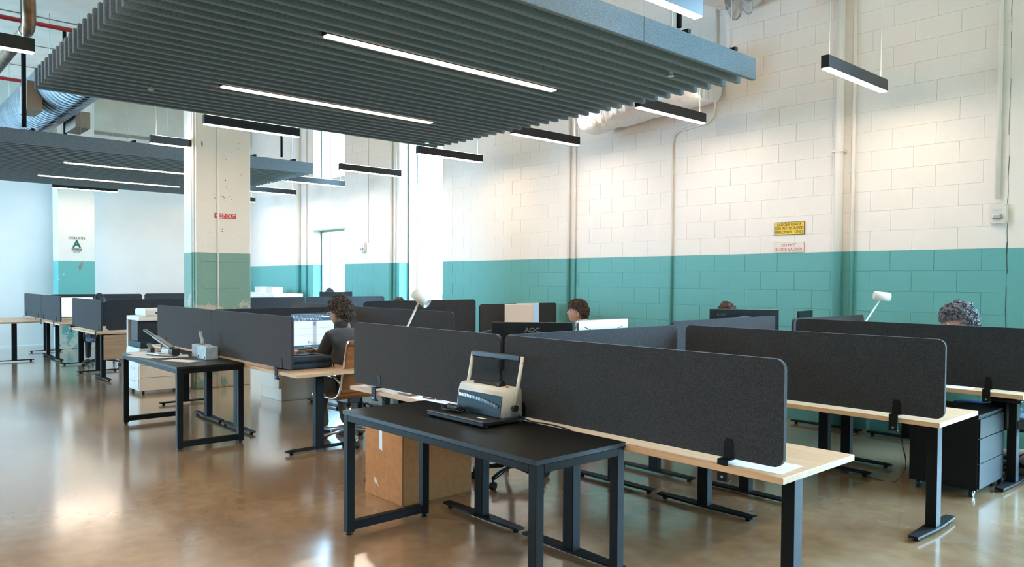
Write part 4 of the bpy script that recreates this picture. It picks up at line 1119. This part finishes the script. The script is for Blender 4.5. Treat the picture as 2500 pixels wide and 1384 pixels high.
def leather_chair(x, y, rz, label):
    t = thing('office_chair', label, 'chair', (x, y, 0), rz, 'office chairs')
    star_base(t, .46, M_alu, M_chrome, .31)
    # ribbed leather sling: profile in x/z, from front of the seat to top of the back
    prof = [(.22, .42), (.235, .455), (.21, .47), (.1, .465), (-.02, .452), (-.13, .452), (-.20, .475), (-.245, .53), (-.265, .60), (-.29, .72), (-.32, .84), (-.345, .94), (-.36, .98), (-.385, .985), (-.39, .96)]
    P = []
    for i in range(len(prof)-1):
        for s in range(6):
            u = s/6; P.append((prof[i][0]*(1-u)+prof[i+1][0]*u, prof[i][1]*(1-u)+prof[i+1][1]*u))
    bm = bmesh.new(); W2 = .235; top, bot = [], []
    for i, (px, pz) in enumerate(P):
        q = P[min(i+1, len(P)-1)]; p = P[max(i-1, 0)]; d = Vector((q[0]-p[0], 0, q[1]-p[1])).normalized(); nn = Vector((-d.z, 0, d.x))
        o_ = .012+.006*abs(math.sin(i*PI/4))
        top.append([bm.verts.new(Vector((px, s*W2, pz))+nn*o_) for s in (-1, 1)]); bot.append([bm.verts.new(Vector((px, s*W2, pz))-nn*o_) for s in (-1, 1)])
    for i in range(len(P)-1):
        bm.faces.new((top[i][0], top[i][1], top[i+1][1], top[i+1][0])); bm.faces.new((bot[i][1], bot[i][0], bot[i+1][0], bot[i+1][1]))
        for s in (0, 1): bm.faces.new((top[i][s], top[i+1][s], bot[i+1][s], bot[i][s]))
    bm.faces.new((top[0][0], bot[0][0], bot[0][1], top[0][1])); bm.faces.new((top[-1][1], bot[-1][1], bot[-1][0], top[-1][0]))
    bmesh.ops.recalc_face_normals(bm, faces=bm.faces); mesh_obj('leather_sling', bm, M_leather, t, True)
    for s in (-1, 1):
        tube('side_rail', [(px, s*(W2+.012), pz) for px, pz in P[2:-4:3]], .013, M_chrome, t, 8)
        tube('armrest', [(-.26, s*.255, .60), (-.22, s*.29, .665), (.05, s*.295, .67), (.10, s*.29, .63), (.08, s*.265, .50), (.0, s*.25, .46)], .012, M_chrome, t, 8)
        box('armrest_pad', (-.20, s*.295-.022, .678, .04, s*.295+.022, .695), M_blkpl, t, .008, 2)
    tube('cross_brace', [(-.27, -W2, .66), (-.285, 0, .66), (-.27, W2, .66)], .009, M_chrome, t, 8)
    box('tilt_mechanism', (-.1, -.07, .38, .1, .07, .44), M_blkpl, t, .01)
    return t
mesh_chair(-4.35, 3.90, -.25, 'empty black mesh office chair behind the left near screen')
leather_chair(-6.42, 3.66, PI+.05, 'tan ribbed leather chair with chrome frame under the seated man')
mesh_chair(-1.80, 6.95, PI, 'black mesh office chair under the grey-haired man in jeans')
mesh_chair(-6.3, 6.95, PI+.4, 'black mesh office chair under the boy in profile').scale = (1, 1, .86)
mesh_chair(-4.28, 6.68, -.8, 'black mesh office chair hidden behind the dark monitor with angular ridge').scale = (1, 1, .86)
mesh_chair(-9.35, 6.1, 0, 'black mesh office chair behind the tall grey spine screen')
mesh_chair(-14.74, 3.52, PI, 'office chair at the far left desk, under a person in dark trousers')
mesh_chair(-13.6, 7.35, -.8, 'office chair in front of the paired windows')

# ================================================================== PEOPLE
def head_mesh(parent, pos, yaw, pitch, skin, hair, style, scale=1.0):
    """head with face looking along +X; returns nothing"""
    Rm = Matrix.Translation(pos) @ Matrix.Rotation(yaw, 4, 'Z') @ Matrix.Rotation(-pitch, 4, 'Y') @ Matrix.Scale(scale, 4)
    bm = bmesh.new(); bmesh.ops.create_uvsphere(bm, u_segments=40, v_segments=32, radius=1)
    def G_(d, s): return math.exp(-(d*d)/(2*s*s))
    for v in bm.verts:
        c = v.co.copy(); x, y, z = c
        X = x*.097; Y = y*.074; Z = z*.118
        if z < 0:                       # jaw narrows, chin forward
            k = -z; Y *= 1-.30*k*k
            if x > 0: X = X*(1+.42*k*k) + .012*k
            else: X = X*(1-.42*k) + .014*k
        if x > 0:
            X += .026*G_(y*.074, .011)*G_(Z+.018, .016)       # nose
            X += .012*G_(y*.074, .009)*G_(Z-.008, .018)       # nose bridge
            X -= .008*(G_(Y-.031, .014)+G_(Y+.031, .014))*G_(Z-.014, .011)   # sockets
            X += .006*G_(Y, .045)*G_(Z-.034, .010)            # brow
            X += .007*G_(Y, .020)*G_(Z+.052, .007)            # lips
            X += .006*G_(Y, .018)*G_(Z+.064, .006)
            X += .010*G_(Y, .018)*G_(Z+.092, .014)            # chin
        v.co = Vector((X, Y, Z))
    for s in (-1, 1):                                         # ears
        r = bmesh.ops.create_uvsphere(bm, u_segments=12, v_segments=10, radius=1)
        for v in r['verts']: v.co = Vector((v.co.x*.019-.006, s*(.076+v.co.y*.008*s), v.co.z*.032-.008)); v.co.y += s*.006*(-v.co.x/.02)
    for f in bm.faces: f.smooth = True
    # neck inside
    add_cyl(bm, (-.015, 0, -.17), (-.012, 0, -.06), .052, 20, .05)
    o = mesh_obj('head', bm, skin, parent, True); o.data.transform(Rm)
    for s in (-1, 1):
        bm = bmesh.new(); bmesh.ops.create_uvsphere(bm, u_segments=10, v_segments=8, radius=.011, matrix=Matrix.Translation((.079, s*.031, .012)))
        e = mesh_obj('eye', bm, M_white, parent, True); e.data.transform(Rm)
        bm = bmesh.new(); bmesh.ops.create_uvsphere(bm, u_segments=8, v_segments=6, radius=.006, matrix=Matrix.Translation((.0865, s*.031, .012)))
        e = mesh_obj('iris', bm, M_hairbk, parent, True); e.data.transform(Rm)
        bm = bmesh.new(); add_tube(bm, [(.090, s*.014, .036), (.089, s*.032, .041), (.080, s*.050, .036)], .0035, 6); e = mesh_obj('eyebrow', bm, hair, parent, True); e.data.transform(Rm)
    # hair: displaced cap with strands
    bm = bmesh.new(); bmesh.ops.create_icosphere(bm, subdivisions=5, radius=1)
    amp = {'curly': .028, 'tousled': .014, 'short': .010, 'long': .006}[style]; fr = {'curly': 30, 'tousled': 22, 'short': 16, 'long': 8}[style]
    dele = []
    for v in bm.verts:
        c = v.co.normalized(); x, y, z = c
        n1 = noise.fractal(Vector((c.x*fr/6, c.y*fr/6, c.z*fr/6)), .8, 2.1, 4)
        low = {'curly': -.80, 'tousled': -.62, 'short': -.55, 'long': -1.3}[style]      # hair line at the back
        front = {'curly': .38, 'tousled': .34, 'short': .45, 'long': .40}[style]
        # hairline: at front z>front, sides around the ear, back down to low
        t_ = (x+1)/2
        line = low+(front-low)*max(0, min(1, (x+.38)/.75))**.8
        if abs(y) > .75 and style in ('short', 'tousled'): line = max(line, -.12 if x > -.25 else line)
        if z < line-.10: dele.append(v); continue
        k = max(0, min(1, (z-line+.10)/.30))**.5
        X, Y, Z = x*.108-.006, y*.088, z*.128
        if z < 0: Y *= 1-.15*z*z
        v.co = Vector((X, Y, Z))*(1+(.03+amp*1.6)*k) + c*n1*amp*k*1.5 + Vector((0, 0, .010*k*max(0, z)))
        if style == 'tousled' and x > .3 and z > .2: v.co.x += .012; v.co.z += .004
        if style == 'long' and z < 0: v.co.z -= .12*-z; v.co.y *= 1+.25*-z
    bmesh.ops.delete(bm, geom=dele, context='VERTS')
    rnd = random.Random(int(pos[0]*100))
    tops = [v.co.copy() for v in bm.verts]
    nlock = {'curly': 900, 'tousled': 700, 'short': 400, 'long': 150}[style]
    for i in range(nlock):
        p = rnd.choice(tops); nn = p.normalized(); tg = nn.cross(Vector((rnd.uniform(-1, 1), rnd.uniform(-1, 1), rnd.uniform(-1, 1)))).normalized()
        ln = amp*rnd.uniform(.4, .9)
        if style == 'curly':
            pts = [p-nn*.010, p+nn*ln*.30+tg*ln*.5, p+nn*ln*.28+tg*ln*1.0, p-nn*ln*.15+tg*ln*1.4]
        else:
            dn = Vector((0, 0, -1))-nn*nn.dot(Vector((0, 0, -1))); tg = (dn*.6+tg*.6).normalized()
            pts = [p-nn*.004, p+nn*ln*.18+tg*ln*.7, p+nn*ln*.12+tg*ln*1.4, p+tg*ln*2.0-nn*.003]
        add_tube(bm, pts, [.003, .0042, .0034, .001], 4)
    o = mesh_obj('hair', bm, hair, parent, True); o.data.transform(Rm)
    return Rm

def hand(parent, wrist, dirv, side, skin):
    """relaxed hand, palm down: palm, four bent fingers and thumb"""
    w = Vector(wrist); d = Vector(dirv).normalized(); up = Vector((0, 0, 1)); lat = d.cross(up).normalized()*side
    vs, es, rs = [w, w+d*.045, w+d*.085], [(0, 1), (1, 2)], [(.026, .018), (.036, .015), (.038, .013)]
    for k, (off, ln) in enumerate(((-.030, .062), (-.010, .074), (.010, .070), (.028, .056))):
        b0 = w+d*.075+lat*off; i0 = len(vs)
        vs += [b0, b0+d*ln*.45+up*.004, b0+d*ln*.8-up*.008, b0+d*ln-up*.022]; rs += [.0105, .0095, .0085, .007]; es += [(2, i0), (i0, i0+1), (i0+1, i0+2), (i0+2, i0+3)]
    b0 = w+d*.03-lat*.034; i0 = len(vs); vs += [b0, b0+d*.03-lat*.018, b0+d*.055-lat*.020-up*.008]; rs += [.013, .011, .009]; es += [(1, i0), (i0, i0+1), (i0+1, i0+2)]
    skin_mesh('hand', vs, es, rs, skin, parent, 1)

def person(x, y, rz, label, hair, hstyle, top, trousers, head_pos, head_yaw, head_pitch, lean=.12, seat=.50, reach=.42, foot_x=.45, sleeves=True, hscale=1.0, handz=.80, collar=None, grp=None, bulk=1.0):
    """seated figure facing local +X; head_pos is in local coordinates"""
    t = thing('person', label, 'person', (x, y, 0), rz)
    hp = Vector(head_pos); nb = Vector((hp.x-.035, hp.y*.9, hp.z-.185))       # neck base
    pel = Vector((-.02, 0, seat+.05)); ch = pel.lerp(nb, .55)+Vector((-.045, 0, 0)); uc = pel.lerp(nb, .84)+Vector((-.035, 0, 0))
    vs = [pel, pel.lerp(ch, .5)+Vector((-.02, 0, 0)), ch, uc, nb+Vector((-.01, 0, 0)), nb+Vector((.005, 0, .055))]
    rs = [(.16*bulk, .125*bulk), (.155*bulk, .12*bulk), (.168*bulk, .13*bulk), (.152*bulk, .11*bulk), (.085, .08), (.064, .064)]
    es = [(0, 1), (1, 2), (2, 3), (3, 4), (4, 5)]
    for s in (-1, 1):
        sh = uc+Vector((0, s*.165, .015)); el = sh+Vector((.12, s*.05, -.26)); wr = Vector((reach, s*.14, handz))
        i0 = len(vs); vs += [sh, sh.lerp(el, .5)+Vector((-.01, s*.01, 0)), el, el.lerp(wr, .6), wr]; rs += [.074*bulk, .068*bulk, .060*bulk, .050*bulk, .038]
        es += [(3, i0), (i0, i0+1), (i0+1, i0+2), (i0+2, i0+3), (i0+3, i0+4)]
        hand(t, wr-(wr-el).normalized()*.01, (wr-el).normalized(), s, M_skin)
    skin_mesh('jacket', vs, es, rs, top, t, 2)
    if collar:
        bm = bmesh.new(); c = nb+Vector((-.004, 0, .05)); rings = []
        for zz, rr in ((-.03, .072), (.0, .070), (.035, .073), (.040, .066), (.0, .060)):
            rings.append([bm.verts.new(c+Vector((rr*1.08*math.cos(2*PI*k/24), rr*math.sin(2*PI*k/24), zz-.014*math.cos(2*PI*k/24)))) for k in range(24)])
        for a, b_ in zip(rings, rings[1:]):
            for k in range(24): bm.faces.new((a[k], a[(k+1) % 24], b_[(k+1) % 24], b_[k])).smooth = True
        mesh_obj('collar', bm, collar, t)
    # trousers
    vs = [Vector((-.03, 0, seat+.03)), Vector((-.02, 0, seat+.10))]; rs = [(.15, .10), (.145, .115)]; es = [(0, 1)]
    for s in (-1, 1):
        hpj = Vector((.03, s*.095, seat+.035)); kn = Vector((.43, s*.12, seat+.055)); an = Vector((foot_x, s*.12, .11))
        i0 = len(vs); vs += [hpj, hpj.lerp(kn, .5), kn, kn.lerp(an, .45), an]; rs += [.088, .080, .066, .058, .048]
        es += [(0, i0), (i0, i0+1), (i0+1, i0+2), (i0+2, i0+3), (i0+3, i0+4)]
        bm = bmesh.new(); add_tube(bm, [(foot_x-.07, s*.12, .05), (foot_x-.03, s*.12, .055), (foot_x+.06, s*.125, .045), (foot_x+.14, s*.13, .035), (foot_x+.185, s*.13, .03)], [.03, .045, .042, .038, .02], 12)
        for v in bm.verts: v.co.z = max(.0, v.co.z)
        mesh_obj('shoe', bm, M_blkpl, t, True)
    skin_mesh('trousers', vs, es, rs, trousers, t, 2)
    head_mesh(t, hp, head_yaw, head_pitch, M_skin, hair, hstyle, hscale)
    return t
# main man, seen from behind-right, facing the document monitor
pm = person(-6.42, 3.70, PI+.05, 'seated man with curly dark hair and glasses in dark wool jacket', M_haircurl, 'curly', M_jacket, M_trous,
            (.38, -.10, 1.225), .42, -.28, seat=.49, reach=.78, handz=.80, foot_x=.30, collar=M_jacket, hscale=1.06, bulk=1.14)
# glasses
Rg = Matrix.Translation((.38, -.10, 1.225)) @ Matrix.Rotation(.42, 4, 'Z') @ Matrix.Rotation(.28, 4, 'Y') @ Matrix.Scale(1.06, 4)
bm = bmesh.new()
for s in (-1, 1):
    add_tube(bm, [(.104, s*.034+.023*math.cos(a/8*PI), .010+.019*math.sin(a/8*PI)) for a in range(17)], .0022, 6)
    add_tube(bm, [(.104, s*.057, .014), (.06, s*.078, .014), (.0, s*.082, .012)], .0022, 6)
add_tube(bm, [(.105, -.011, .014), (.107, 0, .016), (.105, .011, .014)], .0022, 6)
o = mesh_obj('glasses', bm, M_white, pm, True); o.data.transform(Rg)
person(-6.30, 6.92, PI+.4, 'young man in profile with short brown hair and pale blue shirt', M_hairbr, 'tousled', M_shirt, M_dark, (.15, .0, 1.165), .36, .0, seat=.47, reach=.45, collar=M_shirt, hscale=1.10)
person(-1.84, 6.92, PI, 'grey-haired man in blue jeans behind the third row screen at right', M_hairgr, 'tousled', M_dark, M_jeans, (.34, .05, 1.235), .45, -.35, seat=.47, reach=.55, hscale=1.17, foot_x=.20)
person(-4.28, 6.68, -.8, 'person whose brown hair top shows above the dark monitor', M_hairbr, 'short', M_dark, M_dark, (.18, 0, 1.20), 0, -.3, seat=.47, hscale=1.04)
person(-9.35, 6.1, 0, 'person whose brown hair just shows above the tall grey spine screen', M_hairbr, 'short', M_dark, M_dark, (.10, 0, 1.15), 0, -.1, seat=.46)
person(-13.6, 7.35, -.8, 'woman with long black centre-parted hair in front of the paired windows', M_hairbk, 'long', M_dark, M_dark, (.08, 0, 1.24), 0, -.1, seat=.5)
person(-14.74, 3.52, PI, 'person in dark clothes at far left, facing the white screen', M_hairbk, 'short', M_dark, M_dark, (.16, 0, 1.13), 0, -.3, seat=.46)
